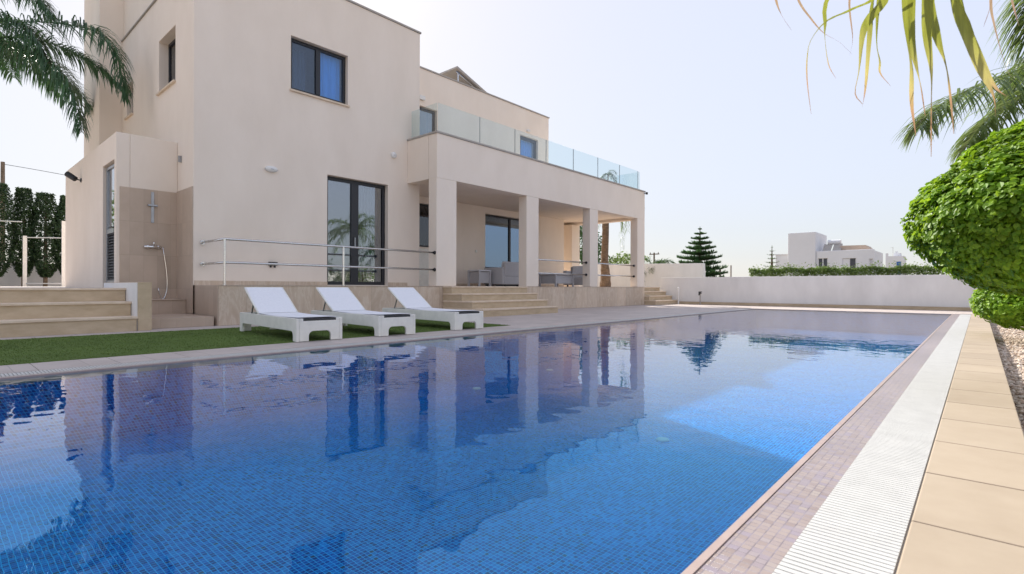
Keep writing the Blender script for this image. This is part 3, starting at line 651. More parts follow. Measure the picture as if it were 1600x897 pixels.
# ------------------------------------------------------------------ sun loungers
def lounger(label):
    root = thing('sun_lounger', label, 'sun lounger', (0,0,0), 'sun loungers on the lawn')
    Lg, W, H = 2.06, .56, .268       # local: x along (0 = head, Lg = foot), y across
    prof = []
    def rail_poly(L):
        r = .055; leg = .11; zb = .118
        pts = [(0,0),(leg,0)]
        pts += [(leg+r*(1-math.cos(a)), zb-r+r*math.sin(a)) for a in (0,.4,.8,1.2,1.57)]
        pts += [(L-leg-r+r*math.sin(a), zb-r+r*math.cos(a)) for a in (0,.4,.8,1.2,1.57)]
        pts += [(L-leg,0),(L,0),(L,H),(0,H)]
        return pts
    fr = MB()
    for y in (-W/2, W/2-.035): fr.prism(rail_poly(Lg), 'y', y, y+.035)
    fr.build('side_frame', WHITEPLASTIC, root, bevel=.004)
    for x in (0, Lg-.035):
        e = MB(); pts = rail_poly(W-.072); e.prism([(p[0]-W/2+.036, p[1] if p[1] < H-.001 else H-(.0 if x==0 else .03)) for p in pts], 'x', x, x+.035)
        if x: e.box(x, x+.035, -W/2+.036, -W/2+.08, H-.03, H); e.box(x, x+.035, W/2-.08, W/2-.036, H-.03, H)
        e.build('end_frame', WHITEPLASTIC, root, bevel=.004)
    s = MB(); s.box(Lg-.030, Lg-.008, -W/2+.08, W/2-.08, H-.030, H-.004); s.build('end_slot', DARKPLASTIC, root)
    hx = .74
    bed = MB(); n = 12
    for i in range(n):
        a, c = hx+(Lg-.03-hx)*i/n, hx+(Lg-.03-hx)*(i+1)/n
        za, zc = H+.012-.010*math.sin(math.pi*i/n), H+.012-.010*math.sin(math.pi*(i+1)/n)
        bed.face([(a,-W/2+.03,za),(c,-W/2+.03,zc),(c,W/2-.03,zc),(a,W/2-.03,za)])
    bed.box(hx, Lg-.036, -W/2+.034, W/2-.034, H-.03, H-.005)
    bed.build('seat_sling', SLING, root)
    A = R(31); M = Matrix.Translation((hx-.015,0,H+.008)) @ Matrix.Rotation(A,4,'Y') @ Matrix.Scale(-1,4,(1,0,0))
    bk = MB(); n = len(bk.v); bk.boxm(M, 0, .66, -W/2+.03, W/2-.03, -.012, .012); bk.f = [tuple(reversed(q)) for q in bk.f]
    bk.build('backrest', SLING, root, bevel=.006)
    bf = MB()
    for y in (-W/2+.022, W/2-.022): bf.tube([tuple(M@Vector((0,y,0))), tuple(M@Vector((.665,y,0)))], .013, 8)
    bf.tube([tuple(M@Vector((.665,-W/2+.022,0))), tuple(M@Vector((.665,W/2-.022,0)))], .013, 8)
    bf.build('back_frame', WHITEPLASTIC, root, smooth=True)
    p = M @ Vector((.40,0,-.01))
    for y in (-.2,.2):
        st = MB(); st.tube([(p.x,y,p.z),(p.x-.14,y,H-.06)], .010, 8); st.build('back_strut', ALU_SILVER, root)
    return root
lg = lounger('white sun lounger nearest the shower, leftmost of three')
sp = [((-7.90,3.30),-4.5,None),((-7.80,4.32),-4,'white sun lounger in the middle, between two others on the lawn'),((-7.82,5.65),-4,'white sun lounger nearest the porch steps, rightmost of three')]
for i, ((x,y),a,lab) in enumerate(sp):
    o = lg if i == 0 else copy_tree(lg)
    if lab: o['label'] = lab
    o.location = (x, y, .008); o.rotation_euler = (0,0,R(a))

# ------------------------------------------------------------------ porch furniture
def sofa(loc, rz, w, label, seats):
    root = thing('outdoor_sofa', label, 'sofa' if seats > 1 else 'armchair', (0,0,0))
    if seats == 1: root.name = 'outdoor_armchair'
    d = .80
    b = MB(); b.box(-w/2,w/2,-d/2,d/2,.06,.30); b.build('base', WICKER, root, bevel=.02)
    b = MB(); b.prism([(-d/2,.30),(-d/2+.14,.30),(-d/2+.07,.72),(-d/2-.03,.72)], 'x', -w/2, w/2); b.build('backrest', WICKER, root, bevel=.02)
    for s in (-1,1):
        a = MB(); a.box(s*w/2-.07, s*w/2+.07, -d/2+.02, d/2, .06, .56); a.build('arm', WICKER, root, bevel=.025)
    for i in range(seats):
        c = MB(); x0 = -w/2+.08+(w-.16)*i/seats; x1 = x0+(w-.16)/seats-.01
        c.box(x0,x1,-d/2+.14,d/2-.02,.30,.42); c.build('seat_cushion', CUSHION, root, bevel=.03, seg=3)
        c = MB(); c.prism([(-d/2+.15,.42),(-d/2+.28,.42),(-d/2+.2,.74),(-d/2+.1,.74)], 'x', x0+.01, x1-.01); c.build('back_cushion', CUSHION, root, bevel=.03, seg=3)
    for sx in (-1,1):
        for sy in (-1,1):
            l = MB(); l.box(sx*(w/2-.08)-.025,sx*(w/2-.08)+.025,sy*(d/2-.06)-.025,sy*(d/2-.06)+.025,0,.06); l.build('foot', DARKPLASTIC, root)
    root.location = loc; root.rotation_euler = (0,0,rz); return root
sofa((-10.75,12.05,PZ), R(90), 1.5, 'grey wicker sofa seen from behind in front of the sliding glass door', 2)
sofa((-10.5,15.35,PZ), R(200), .82, 'grey wicker armchair on the porch behind the steel rails', 1)
def low_table(loc, w, d, h, name, label):
    root = thing(name, label, 'table', (0,0,0))
    a = MB(); a.box(-w/2,w/2,-d/2,d/2,h-.04,h); a.build('table_top', CUSHION, root, bevel=.006)
    for sx in (-1,1):
        for sy in (-1,1):
            l = MB(); l.box(sx*(w/2-.03)-.025,sx*(w/2-.03)+.025,sy*(d/2-.03)-.025,sy*(d/2-.03)+.025,0,h-.04); l.build('leg', WICKER, root)
    s = MB(); s.box(-w/2+.05,w/2-.05,-d/2+.05,d/2-.05,.10,h-.05); s.build('wicker_box', WICKER, root)
    root.location = loc; return root
low_table((-10.95,10.85,PZ), .5, .5, .48, 'side_table', 'small grey wicker side table left of the sofa')
low_table((-10.3,13.75,PZ), .7, 1.0, .42, 'coffee_table', 'low grey coffee table between the sofa and the armchair')
pt = thing('potted_plant', 'small dark leaved plant in a pot on the porch behind the sofa', 'plant', (-11.55,12.0,PZ))
a = MB(); a.lathe((-11.55,12.0,PZ), [(.11,.0),(.16,.32),(.17,.34),(.14,.34),(.13,.30)], 18); a.build('pot', WICKER, pt)
a = MB()
for i in range(26):
    an = rnd.uniform(0,6.28); d = Vector((math.cos(an),math.sin(an),0)); s = d.cross(Vector((0,0,1)))*.025; b0 = Vector((-11.55,12.0,PZ+.3)); l = rnd.uniform(.2,.38)
    p1 = b0+d*l*.55+Vector((0,0,l*.75)); p2 = b0+d*l+Vector((0,0,l*.65))
    a.face([b0-s*.3,b0+s*.3,p1+s,p1-s]); a.face([p1-s,p1+s,p2])
a.build('foliage', L_CYP, pt)
cand = MB(); cand.lathe((-11.2,13.1,PZ+.0), [(.05,.0),(.05,.9),(.03,.92)], 12); 
tag(cand.build('floor_candle', LAMPGLASS), 'tall pale cylinder candle standing before the sliding glass door', 'candle')

# solar collector on the wing roof
sol = thing('solar_water_heater', 'tilted solar collector panel on the flat roof above the balcony', 'solar panel', (-13.2,12.0,6.7))
a = MB(); M = Matrix.Translation((-12.62,11.48,7.80)) @ Matrix.Rotation(R(-19),4,'X')
a.boxm(M, -2.1, 0, 0, 1.85, -.08, 0); a.build('panel', TRIM, sol, bevel=.005)
a = MB(); a.boxm(M, -2.05,-.05, .05,1.8, .001,.006); a.build('collector_glass', HOUSED, sol)
a = MB()
for x in (-2.0,-.12):
    for y in (.18, 1.6):
        p = M @ Vector((x,y,-.09)); a.tube([tuple(p),(p.x,p.y,6.70)],.022,6)
for x in (-2.0,-.12):
    a.tube([tuple(M@Vector((x,.1,-.10))), tuple(M@Vector((x,1.75,-.10)))],.025,6)
a.tube([tuple(M@Vector((-2.0,.9,-.10))), tuple(M@Vector((-.1,.9,-.10)))],.022,6)
a.build('stand', STEEL, sol)

# ------------------------------------------------------------------ garden walls and far things
fw = thing('garden_wall', 'long white rendered wall across the far end of the pool', 'wall', (-3,19.9,0))
a = MB(); a.box(-9.62, 8, 19.852, 20.06, .102, 1.045); a.build('wall_face', WHITEWALL, fw, bevel=.008)
a = MB(); a.box(-9.62, 8, 19.835, 20.07, 0, .10); a.build('plinth', STEPSTONE, fw, bevel=.004)
bw = MB(); bw.prism([(-20,.0),(-8.5,.0),(-8.56,1.66),(-12,1.72),(-20,1.86)], 'y', 21.5, 21.75)
tag(bw.build('boundary_wall', WHITEWALL, bevel=.01), 'taller white wall standing behind the far end of the porch', 'wall')
sw = MB(); sw.box(6.8, 7.0, -6, 19.83, -.1, 1.5)
tag(sw.build('garden_wall', WHITEWALL), 'white wall along the right side of the gravel garden', 'wall')

def leaf_cloud(mb, pts_fn, n, size, aspect=.6, out=None, fold=.25, jitter=.6):
    """n leaf-shaped faces; pts_fn(i) returns (position, outward normal)"""
    for i in range(n):
        p, nrm = pts_fn(i)
        nrm = (nrm + Vector((rnd.gauss(0,jitter),rnd.gauss(0,jitter),rnd.gauss(0,jitter)))*.6).normalized()
        t = nrm.cross(Vector((rnd.gauss(0,1),rnd.gauss(0,1),rnd.gauss(0,1))))
        if t.length < 1e-4: continue
        t.normalize(); s = nrm.cross(t); L_ = size*rnd.uniform(.7,1.3); W_ = L_*aspect*.5
        lift = nrm*L_*fold*.4
        n0 = len(mb.v)
        mb.v += [tuple(p-t*L_*.5), tuple(p-t*L_*.05+s*W_+lift), tuple(p+t*L_*.28+s*W_*.8+lift*.8), tuple(p+t*L_*.5), tuple(p+t*L_*.28-s*W_*.8+lift*.8), tuple(p-t*L_*.05-s*W_+lift)]
        mb.f += [(n0,n0+1,n0+2,n0+3),(n0,n0+3,n0+4,n0+5)]

def rand_dir():
    while True:
        v = Vector((rnd.uniform(-1,1),rnd.uniform(-1,1),rnd.uniform(-1,1)))
        if .05 < v.length < 1: return v.normalized()

def topiary(label, lobes, n, size, stem, name='topiary_bush'):
    """clipped shrub of overlapping ellipsoid pads [(centre, radii)]"""
    root = thing(name, label, 'bush', stem)
    t = MB(); c0 = Vector(lobes[0][0]); s0 = Vector(stem)
    t.tube([s0, s0.lerp(c0,.5)+Vector((.04,.02,0)), c0], [.07,.055,.04], 10)
    for c, r in lobes[1:]: t.tube([s0.lerp(c0,.55), Vector(c)], [.04,.025], 8)
    t.build('trunk', BARK, root, smooth=True)
    tot = sum(r[0]*r[1]+r[0]*r[2] for c, r in lobes)
    core = MB(); m = MB()
    for c, r in lobes:
        c = Vector(c)
        def pf(i):
            while True:
                d = rand_dir()
                bump_ = 1 + .05*noise.noise(d*2.6+c) + .06*noise.noise(d*7+c)
                k = bump_*(1 - abs(rnd.gauss(0,.055)))
                p = c + Vector((d.x*r[0],d.y*r[1],d.z*r[2]))*k
                nn = Vector((d.x/r[0],d.y/r[1],d.z/r[2])).normalized()
                inside = False
                for c2, r2 in lobes:
                    if Vector(c2) == c: continue
                    q = p-Vector(c2)
                    if (q.x/r2[0])**2+(q.y/r2[1])**2+(q.z/r2[2])**2 < .72: inside = True
                if not inside: return p, (nn*.8+Vector((0,0,.45))).normalized()
        leaf_cloud(m, pf, int(n*(r[0]*r[1]+r[0]*r[2])/tot), size, .68)
        # twiggy inside, dark with shade
        for k in range(60):
            d = rand_dir(); core.tube([c, c+Vector((d.x*r[0],d.y*r[1],d.z*r[2]))*.86], [.012,.004], 4, False)
        def pin(i):
            d = rand_dir(); k = rnd.uniform(.62,.88); return c+Vector((d.x*r[0],d.y*r[1],d.z*r[2]))*k, d
        leaf_cloud(m, pin, int(n*.35*(r[0]*r[1]+r[0]*r[2])/tot), size*1.5, .8)
    core.build('twigs', BARK, root)
    m.build('foliage', L_BALL, root)
    return root
topiary('big rounded bright green clipped bush overhanging the coping at right', [((.44,4.55,1.09),(.80,.76,.50)),((.56,4.64,1.43),(.68,.62,.28))], 52000, .037, (.75,4.9,-.1))
topiary('smaller rounded clipped bush low on the gravel behind the big one', [((.56,9.9,.45),(.66,.62,.36)),((.95,10.1,.62),(.5,.5,.3))], 9000, .05, (.62,9.95,-.1))

def ribbon_leaflet(mb, base, d, length, width, droop, segs=3, upv=Vector((0,0,1))):
    """tapered folded strip drooping with gravity"""
    p = Vector(base); d = d.normalized(); prev = None; n0 = len(mb.v)
    for k in range(segs+1):
        t = k/segs
        s = d.cross(upv)
        if s.length < 1e-3: s = Vector((1,0,0))
        s.normalize(); w = width*(1-t**2.2)*(.55+.45*min(1,t*4+.2)) + .0008
        mb.v += [tuple(p-s*w*.5), tuple(p+s*w*.5)]
        p = p + d*length/segs; d = (d + Vector((0,0,-droop/segs))).normalized()
    for k in range(segs): mb.f.append((n0+2*k, n0+2*k+1, n0+2*k+3, n0+2*k+2))

def spline(pts, n):
    pts = [Vector(p) for p in pts]; P = [2*pts[0]-pts[1]] + pts + [2*pts[-1]-pts[-2]]; out = []
    for k in range(n+1):
        t = k/n*(len(pts)-1); i = min(int(t), len(pts)-2); u = t-i; a,b,c,d = P[i:i+4]
        out.append(.5*((2*b)+(c-a)*u+(2*a-5*b+4*c-d)*u*u+(3*b-a-3*c+d)*u**3))
    return out

def frond(root, pts, nl, llen, lw, droop, mat, lift=.2, plumose=.4, rach=.014, start=.12, name='frond', fwd=.45):
    sp_ = spline(pts, nl)
    f = MB(); f.tube(sp_[::max(1,nl//16)]+[sp_[-1]], [rach*(1-.85*i/(len(sp_[::max(1,nl//16)]))) for i in range(len(sp_[::max(1,nl//16)])+1)], 6)
    fo = f.build(name, mat, root)
    m = MB()
    for i in range(int(nl*start), nl+1):
        t = i/nl; tan = (sp_[min(i+1,nl)]-sp_[max(i-1,0)]).normalized()
        side = tan.cross(Vector((0,0,1)))
        if side.length < .05: side = Vector((.7,.7,0))
        side.normalize(); up = side.cross(tan).normalized()
        prof = (.45+.55*min(1,t*3))*(1-.62*max(0,(t-.45)/.55)**1.5)
        for s in (-1,1):
            d = side*s*rnd.uniform(.8,1.1) + tan*(fwd+.5*t)*rnd.uniform(.8,1.2) + up*(lift+rnd.gauss(0,plumose))
            ribbon_leaflet(m, sp_[i], d, llen*prof*rnd.uniform(.85,1.12), lw*rnd.uniform(.8,1.15), droop*rnd.uniform(.8,1.25), 4)
    m.build('leaflets', mat, fo)
    return fo

def palm(name, label, base, crown, tr, fronds, nf, flen, mat, hero=None, nl=60, llen=.5, lw=.022, droop=1.6, lift=.15, plumose=.4, bark=PALMBARK, seed=1, fdroop=1.0, skip=None, rings=False):
    root = thing(name, label, 'palm tree', base); rr = random.Random(seed)
    b, c = Vector(base), Vector(crown); t = MB(); ns = 26
    t.tube([b.lerp(c,i/ns)+Vector((.03*math.sin(i*.5),.02*math.cos(i*.6),0)) for i in range(ns+1)], [tr*(1.35-.5*min(1,i/4*.5)+(.10*(i%2) if rings else .02*(i%2))) *(1-.2*i/ns) for i in range(ns+1)], 12)
    t.build('trunk', bark, root)
    for pts in fronds: frond(root, pts, *(hero or (nl, llen, lw, droop)), mat, *((lift, plumose) if not hero else (-.05, .22)), fwd=.45 if not hero else .22)
    for k in range(nf):
        a = k*2.39996 + rr.uniform(-.2,.2); e = rr.uniform(-.1,1.15); d = Vector((math.cos(a)*math.cos(e), math.sin(a)*math.cos(e), math.sin(e)))
        if skip and skip(d): continue
        pts = [c]; dd = d.copy(); p = c.copy()
        for s in range(6):
            p = p + dd*flen/6; dd = (dd+Vector((0,0,-.30*fdroop))).normalized(); pts.append(p.copy())
        frond(root, pts, nl, llen, lw, droop, mat, lift, plumose)
    return root
F1 = [(-15.2,.55,5.55),(-14.92,1.0,5.93),(-14.33,1.5,6.01),(-13.75,1.98,5.93),(-13.31,2.32,5.76),(-13.02,2.55,5.37),(-12.9,2.66,4.85),(-12.86,2.70,4.46)]
F2 = [(-15.2,.55,5.5),(-14.36,.92,5.40),(-13.89,1.34,5.22),(-13.47,1.68,4.95),(-13.19,1.86,4.57),(-13.0,1.98,4.06),(-12.92,2.02,3.62)]
F3 = [(-15.3,.6,5.6),(-15.35,.88,6.85),(-15.0,1.24,6.88),(-14.6,1.55,6.6),(-14.35,1.78,6.2)]
F4 = [(-15.2,.5,5.5),(-14.6,.75,5.75),(-14.0,1.1,5.75),(-13.6,1.4,5.45),(-13.4,1.55,5.0)]
palm('queen_palm', 'tall feathery palm with drooping dark fronds left of the villa', (-15.25,.25,.62), (-15.25,.5,5.4), .13, [F1,F2,F3,F4], 13, 2.9, L_QUEEN, nl=170, llen=.70, lw=.028, droop=2.6, lift=.25, plumose=.5, seed=3, skip=lambda d: d.x>.25 and d.y>-.3)
R1 = [(1.12,9.45,3.55),(.63,9.0,3.42),(.17,8.59,3.18),(-.17,8.28,2.99),(-.43,8.05,2.77),(-.55,7.94,2.58)]
R2 = [(1.13,9.71,3.83),(.86,9.44,4.6),(.60,9.21,4.5),(.47,9.09,4.0),(.44,9.06,3.4)]
R4 = [(1.12,9.45,3.5),(.72,9.22,3.28),(.32,8.95,2.98),(.04,8.75,2.70),(-.12,8.62,2.42)]
R3 = [(1.18,9.9,3.6),(.74,9.77,3.75),(.43,9.49,3.42),(.25,9.33,3.05)]
palm('feather_palm', 'palm with stiff feathery fronds above the clipped bush at right', (1.25,9.9,-.1), (1.2,9.75,3.5), .14, [R1,R2,R3,R4], 12, 2.0, L_DATE, hero=(150,.74,.021,1.4), nl=90, llen=.52, lw=.030, droop=.8, lift=.30, plumose=.2, seed=5, skip=lambda d: d.x<.1)
palm('palm_tree', 'ringed trunk palm seen through the last porch bay', (-11.68,18.95,PZ-.01), (-11.68,18.95,4.5), .175, [
  [(-11.6,18.95,4.5),(-11.4,19.1,4.7),(-11.2,19.25,4.2),(-11.1,19.3,3.3),(-11.08,19.33,2.3)], [(-11.6,18.95,4.5),(-11.3,19.1,4.8),(-10.98,19.3,4.5),(-10.9,19.35,3.7),(-10.9,19.4,2.9)], [(-11.7,18.95,4.5),(-12.0,19.1,4.6),(-12.2,19.2,4.0),(-12.25,19.25,3.2)]], 10, 2.0, L_DATE, nl=46, llen=.55, lw=.026, droop=2.6, seed=9, rings=True)
palm('palm_tree', 'low bushy palm peeping out right of the porch end column', (-11.2,22.4,-.15), (-11.2,22.4,1.5), .16, [], 22, 1.35, L_DARK, nl=34, llen=.4, lw=.026, droop=.9, seed=4, fdroop=1.2)
palm('palm_tree', 'thin distant palm seen through the balcony glass', (-15.4,25.3,-.15), (-15.4,25.3,6.9), .045, [], 9, .75, L_DARK, nl=26, llen=.28, lw=.018, droop=1.2, seed=8, fdroop=1.8)
palm('palm_tree', 'queen palm of the right garden mirrored in the glass door', (3.6,15.2,-.1), (3.6,15.2,3.6), .15, [], 18, 2.4, L_DATE, nl=44, llen=.55, lw=.03, droop=1.8, seed=11)
palm('palm_tree', 'second palm of the right garden reflected beside the door curtain', (5.4,18.2,-.1), (5.4,18.2,2.6), .15, [], 18, 2.2, L_QUEEN, nl=40, llen=.55, lw=.03, droop=1.4, seed=12)

# fan palm whose hanging blades reach into the top right of the view
fan = thing('fan_palm', 'fan palm with hanging split yellow green blades close overhead', 'palm tree', (1.15,1.75,-.1))
a = MB(); a.tube([(1.15,1.75,-.1),(1.13,1.78,1.2),(1.1,1.8,2.6)], [.17,.15,.15], 14); a.build('trunk', PALMBARK, fan)
STR = [
 ('g',.017,[(-.22,2.14,1.87),(-.24,2.13,1.65),(-.32,2.06,1.58),(-.38,2.0,1.54),(-.42,1.97,1.48),(-.43,1.96,1.42),(-.43,1.96,1.34),(-.42,1.97,1.23)]),
 ('g',.016,[(-.3,2.34,2.01),(-.42,2.24,1.74),(-.43,2.23,1.63),(-.43,2.23,1.57),(-.42,2.24,1.48),(-.4,2.26,1.43)]),
 ('g',.034,[(-.21,2.22,1.9),(-.24,2.2,1.66),(-.28,2.16,1.58),(-.3,2.14,1.52),(-.31,2.14,1.4),(-.32,2.13,1.32),(-.3,2.14,1.28)]),
 ('g',.026,[(-.24,2.27,1.94),(-.28,2.23,1.69),(-.29,2.21,1.53),(-.3,2.21,1.37),(-.31,2.21,1.29)]),
 ('g',.020,[(-.23,2.34,1.97),(-.27,2.3,1.72),(-.28,2.3,1.55),(-.27,2.3,1.47),(-.27,2.31,1.43),(-.24,2.33,1.38)]),
 ('d',.010,[(-.38,2.47,1.96),(-.39,2.46,1.79),(-.38,2.47,1.65),(-.39,2.47,1.58)]),
 ('d',.012,[(-.61,2.4,2.02),(-.57,2.44,1.86),(-.53,2.47,1.78),(-.49,2.51,1.72),(-.44,2.55,1.68),(-.4,2.59,1.63)]),
 ('d',.013,[(-.66,2.36,2.02),(-.64,2.38,1.86),(-.62,2.4,1.79),(-.59,2.42,1.73)]),
 ('g',.040,[(-.16,2.07,1.8),(-.17,2.06,1.58),(-.17,2.06,1.44),(-.16,2.06,1.34),(-.16,2.07,1.23),(-.15,2.08,1.13)]),
 ('g',.034,[(-.15,2.12,1.82),(-.165,2.1,1.59),(-.165,2.1,1.45),(-.15,2.11,1.35),(-.14,2.12,1.29),(-.13,2.13,1.20)]),
 ('g',.034,[(-.12,2.03,1.76),(-.12,2.03,1.55),(-.12,2.03,1.42),(-.11,2.04,1.31),(-.11,2.04,1.2),(-.11,2.04,1.05)]),
 ('g',.036,[(-.11,2.08,1.78),(-.12,2.08,1.57),(-.1,2.09,1.43),(-.08,2.11,1.35),(-.07,2.12,1.27),(-.06,2.13,1.13)]),
 ('g',.050,[(-.08,2.0,1.73),(-.06,2.03,1.53),(-.03,2.05,1.41),(0,2.08,1.3),(.03,2.1,1.22),(.035,2.11,1.16)]),
 ('g',.044,[(-.07,2.04,1.74),(-.05,2.06,1.54),(-.02,2.09,1.42),(.01,2.11,1.31),(.035,2.13,1.25),(.06,2.14,1.22)]),
 ('d',.014,[(.03,2.58,1.83),(.03,2.57,1.69),(.01,2.56,1.6)]),
 ('d',.012,[(.04,2.64,1.86),(.03,2.64,1.72),(.04,2.65,1.63),(.07,2.67,1.48),(.09,2.69,1.43)]),
 ('d',.020,[(.07,2.48,1.77),(.08,2.48,1.65),(.1,2.5,1.55)])]
LEAVES = [((-.23,2.23,2.04),range(0,5),'g'),((-.13,2.05,1.90),range(8,12),'g'),((-.07,2.02,1.85),range(12,14),'g'),((-.5,2.44,2.15),range(5,8),'d'),((.04,2.6,1.95),range(14,17),'d')]
def strand(mb, along, pts, w, hub):
    sp_ = spline([hub]+pts, 22); view = Vector((.55,.83,0)); right = Vector((.80,.60,0)).normalized()
    n0 = len(mb.v)
    for i, p in enumerate(sp_):
        t = i/22; tw = math.sin(i*.42+w*300)*.75
        s = (right*math.cos(tw)+view*math.sin(tw)); ww = w*.37*(min(1,.6+t*2.5))*(1-max(0,(t-.45)/.55)**.9*.95)
        mb.v += [tuple(p-s*ww), tuple(p+view*ww*.35), tuple(p+s*ww)]; along += [t,t,t]
    for i in range(22):
        q = n0+3*i; mb.f += [(q,q+1,q+4,q+3),(q+1,q+2,q+5,q+4)]
for hub, idxs, kind in LEAVES:
    pet = MB(); hv = Vector(hub); pet.tube(spline([(1.1,1.8,2.55),(.7,1.95,2.95),(.2+hub[0]*.4,2.1,2.75),hub], 12), .011, 6)
    po = pet.build('leaf', BLADE if kind=='g' else BLADE_DRY, fan)
    at = po.data.attributes.new('along','FLOAT','POINT'); at.data.foreach_set('value',[.2]*len(po.data.vertices))
    mb, al = MB(), []
    for i in idxs: strand(mb, al, STR[i][2], STR[i][1], hv)
    # the rest of the blade, above the view
    for k in range(12):
        a = -.9+k*.16; e = hv+Vector((math.sin(a)*.35*.8, math.sin(a)*.35*.6+.05, -.02+.25*math.cos(a)*.6)); strand(mb, al, [tuple(hv.lerp(e,.5)), tuple(e), tuple(e+Vector((.05*a,.03,-.05)))], .03, hv)
    ob = mb.build('blade', BLADE if kind=='g' else BLADE_DRY, po)
    at = ob.data.attributes.new('along','FLOAT','POINT'); at.data.foreach_set('value', al)
for k in range(9):   # the leaves of the crown that stay above and behind the view
    a = -1.9+k*.42; d = Vector((math.cos(a), math.sin(a), 0)); c = Vector((1.1,1.8,2.6)); hub = c+d*.7+Vector((0,0,.55))
    pet = MB(); pet.tube(spline([c, c+d*.35+Vector((0,0,.45)), hub], 8), .011, 6); po = pet.build('leaf', BLADE, fan)
    at = po.data.attributes.new('along','FLOAT','POINT'); at.data.foreach_set('value',[.2]*len(po.data.vertices))
    mb, al = MB(), []
    for j in range(18):
        b_ = a-1.5+j*.18; e = hub+Vector((math.cos(b_)*.55, math.sin(b_)*.55, -.15)); strand(mb, al, [tuple(hub.lerp(e,.6)+Vector((0,0,.1))), tuple(e), tuple(e+Vector((0,0,-.25)))], .035, hub)
    ob = mb.build('blade', BLADE, po); at = ob.data.attributes.new('along','FLOAT','POINT'); at.data.foreach_set('value', al)

# cypress row at the left
def cypress(label, x, y, h, r, seed, loose=False):
    root = thing('cypress_tree', label, 'tree', (x,y,.62), 'cypress trees along the left wall'); rr = random.Random(seed)
    t = MB(); t.tube([(x,y,.62),(x+.02,y,.62+h*.6),(x,y,.62+h*.95)], [.075,.05,.015], 8); t.build('trunk', BARK, root)
    m = MB()
    def pf(i):
        z = rnd.random(); a = rnd.uniform(0,6.28)
        pr = (min(1,(z+.02+.05*noise.noise(Vector((math.cos(a)*2,math.sin(a)*2,seed*7.3))))*4.2+.05))**.8*(1-.5*max(0,(z-.35)/.65)**1.6)*(1+.45*noise.noise(Vector((math.cos(a)*1.3,math.sin(a)*1.3+seed*5.1,z*5+seed*3.7))))
        if loose: pr *= (.75+.6*abs(noise.noise(Vector((math.cos(a)*2,math.sin(a)*2+seed,z*9)))))
        k = rnd.uniform(.55,1)**.5*(1+abs(rnd.gauss(0,.06)))
        d = Vector((math.cos(a),math.sin(a),0))
        return Vector((x,y,.62+.36+z*(h-.36)))+d*r*pr*k, (d+Vector((0,0,.8))).normalized()
    leaf_cloud(m, pf, 6500, .10, .36, jitter=1.0)
    if loose:
        for k in range(16):
            z = rnd.uniform(.25,.8); a = rnd.uniform(0,6.28); d = Vector((math.cos(a),math.sin(a),.7)).normalized(); p0 = Vector((x,y,.62+.3+z*(h-.4)))+d*r*.6
            leaf_cloud(m, lambda i: (p0+d*rnd.uniform(0,.42)+rand_dir()*.05, d), 60, .09, .4)
    m.build('foliage', L_CYP, root)
cypress('dark cypress at the far left edge beside the wooden pole', -26.6,1.78,3.75,.52,1)
cypress('dense columnar cypress left of the white fence post', -26.9,2.52,3.70,.36,2)
cypress('loose open branched cypress inside the white fence frame', -26.6,3.10,3.55,.50,3,True)
cypress('slim cypress half hidden by the annexe corner', -26.4,3.68,3.5,.36,4)
cypress('cypress hidden mostly behind the annexe wall', -26.9,4.5,3.6,.4,5)
cypress('cypress outside the left edge mirrored in the pool', -26.8,.9,3.7,.45,6)
lw = MB(); lw.box(-28.4,-28.2,-8,10,.62,1.55); tag(lw.build('garden_wall', WHITEWALL), 'low white wall behind the cypress row at left', 'wall')
gf = thing('fence_frame', 'white metal fence frame with posts in front of the cypresses', 'fence', (-22.9,2.2,.62))
for (x,y,h) in ((-22.9,2.17,2.25),(-22.2,3.03,2.75),(-23.6,1.2,3.4)):
    a = MB(); a.box(x-.03,x+.03,y-.05,y+.05,.62,h); a.build('post', LAMPGLASS, gf)
for p, q, r_ in (((-22.9,2.17,2.2),(-22.2,3.03,2.2),.016),((-22.9,2.17,.72),(-22.2,3.03,.72),.016),((-23.6,1.2,2.72),(-22.95,2.1,2.70),.018)):
    a = MB(); a.tube([p,q],r_,6); a.build('rail', LAMPGLASS, gf)
up = thing('utility_pole', 'wooden utility pole rising above the leftmost cypress', 'pole', (-33.9,2.45,.0))
a = MB(); a.tube([(-33.9,2.45,-.1),(-33.9,2.45,6.4)],[.10,.075],10); a.build('pole', WOOD, up)
a = MB(); a.tube(spline([(-33.9,2.45,6.3),(-32.0,10,5.6),(-30,19,6.2)],16),.012,5); a.build('wire', DARKPLASTIC, up)
up = thing('utility_pole', 'thin distant utility pole with crossarm left of the pine', 'pole', (-18.52,37.08,-.1))
a = MB(); a.tube([(-18.52,37.08,-.1),(-18.52,37.08,3.3)],[.08,.06],8); a.build('pole', WOOD, up)
a = MB(); a.box(-18.9,-18.1,37.04,37.1,3.15,3.22); a.box(-18.85,-18.8,37.05,37.09,3.22,3.32); a.box(-18.2,-18.15,37.05,37.09,3.22,3.32); a.build('crossarm', WOOD, up)
a = MB(); a.tube([(-14.14,40.97,-.1),(-14.14,40.97,2.35)],.06,8); tag(a.build('post', TRIM), 'single thin grey post standing between the two pines', 'post')
for x, y, h, lab in ((-10.15,27.0,1.62,'short brown stake left of its twin behind the wall'),(-9.93,27.2,1.66,'short brown stake right of its twin behind the wall')):
    a = MB(); a.tube([(x,y,-.15),(x,y,h)],.05,7); tag(a.build('stake', WOOD), lab, 'stake', 'stakes beside the pine')

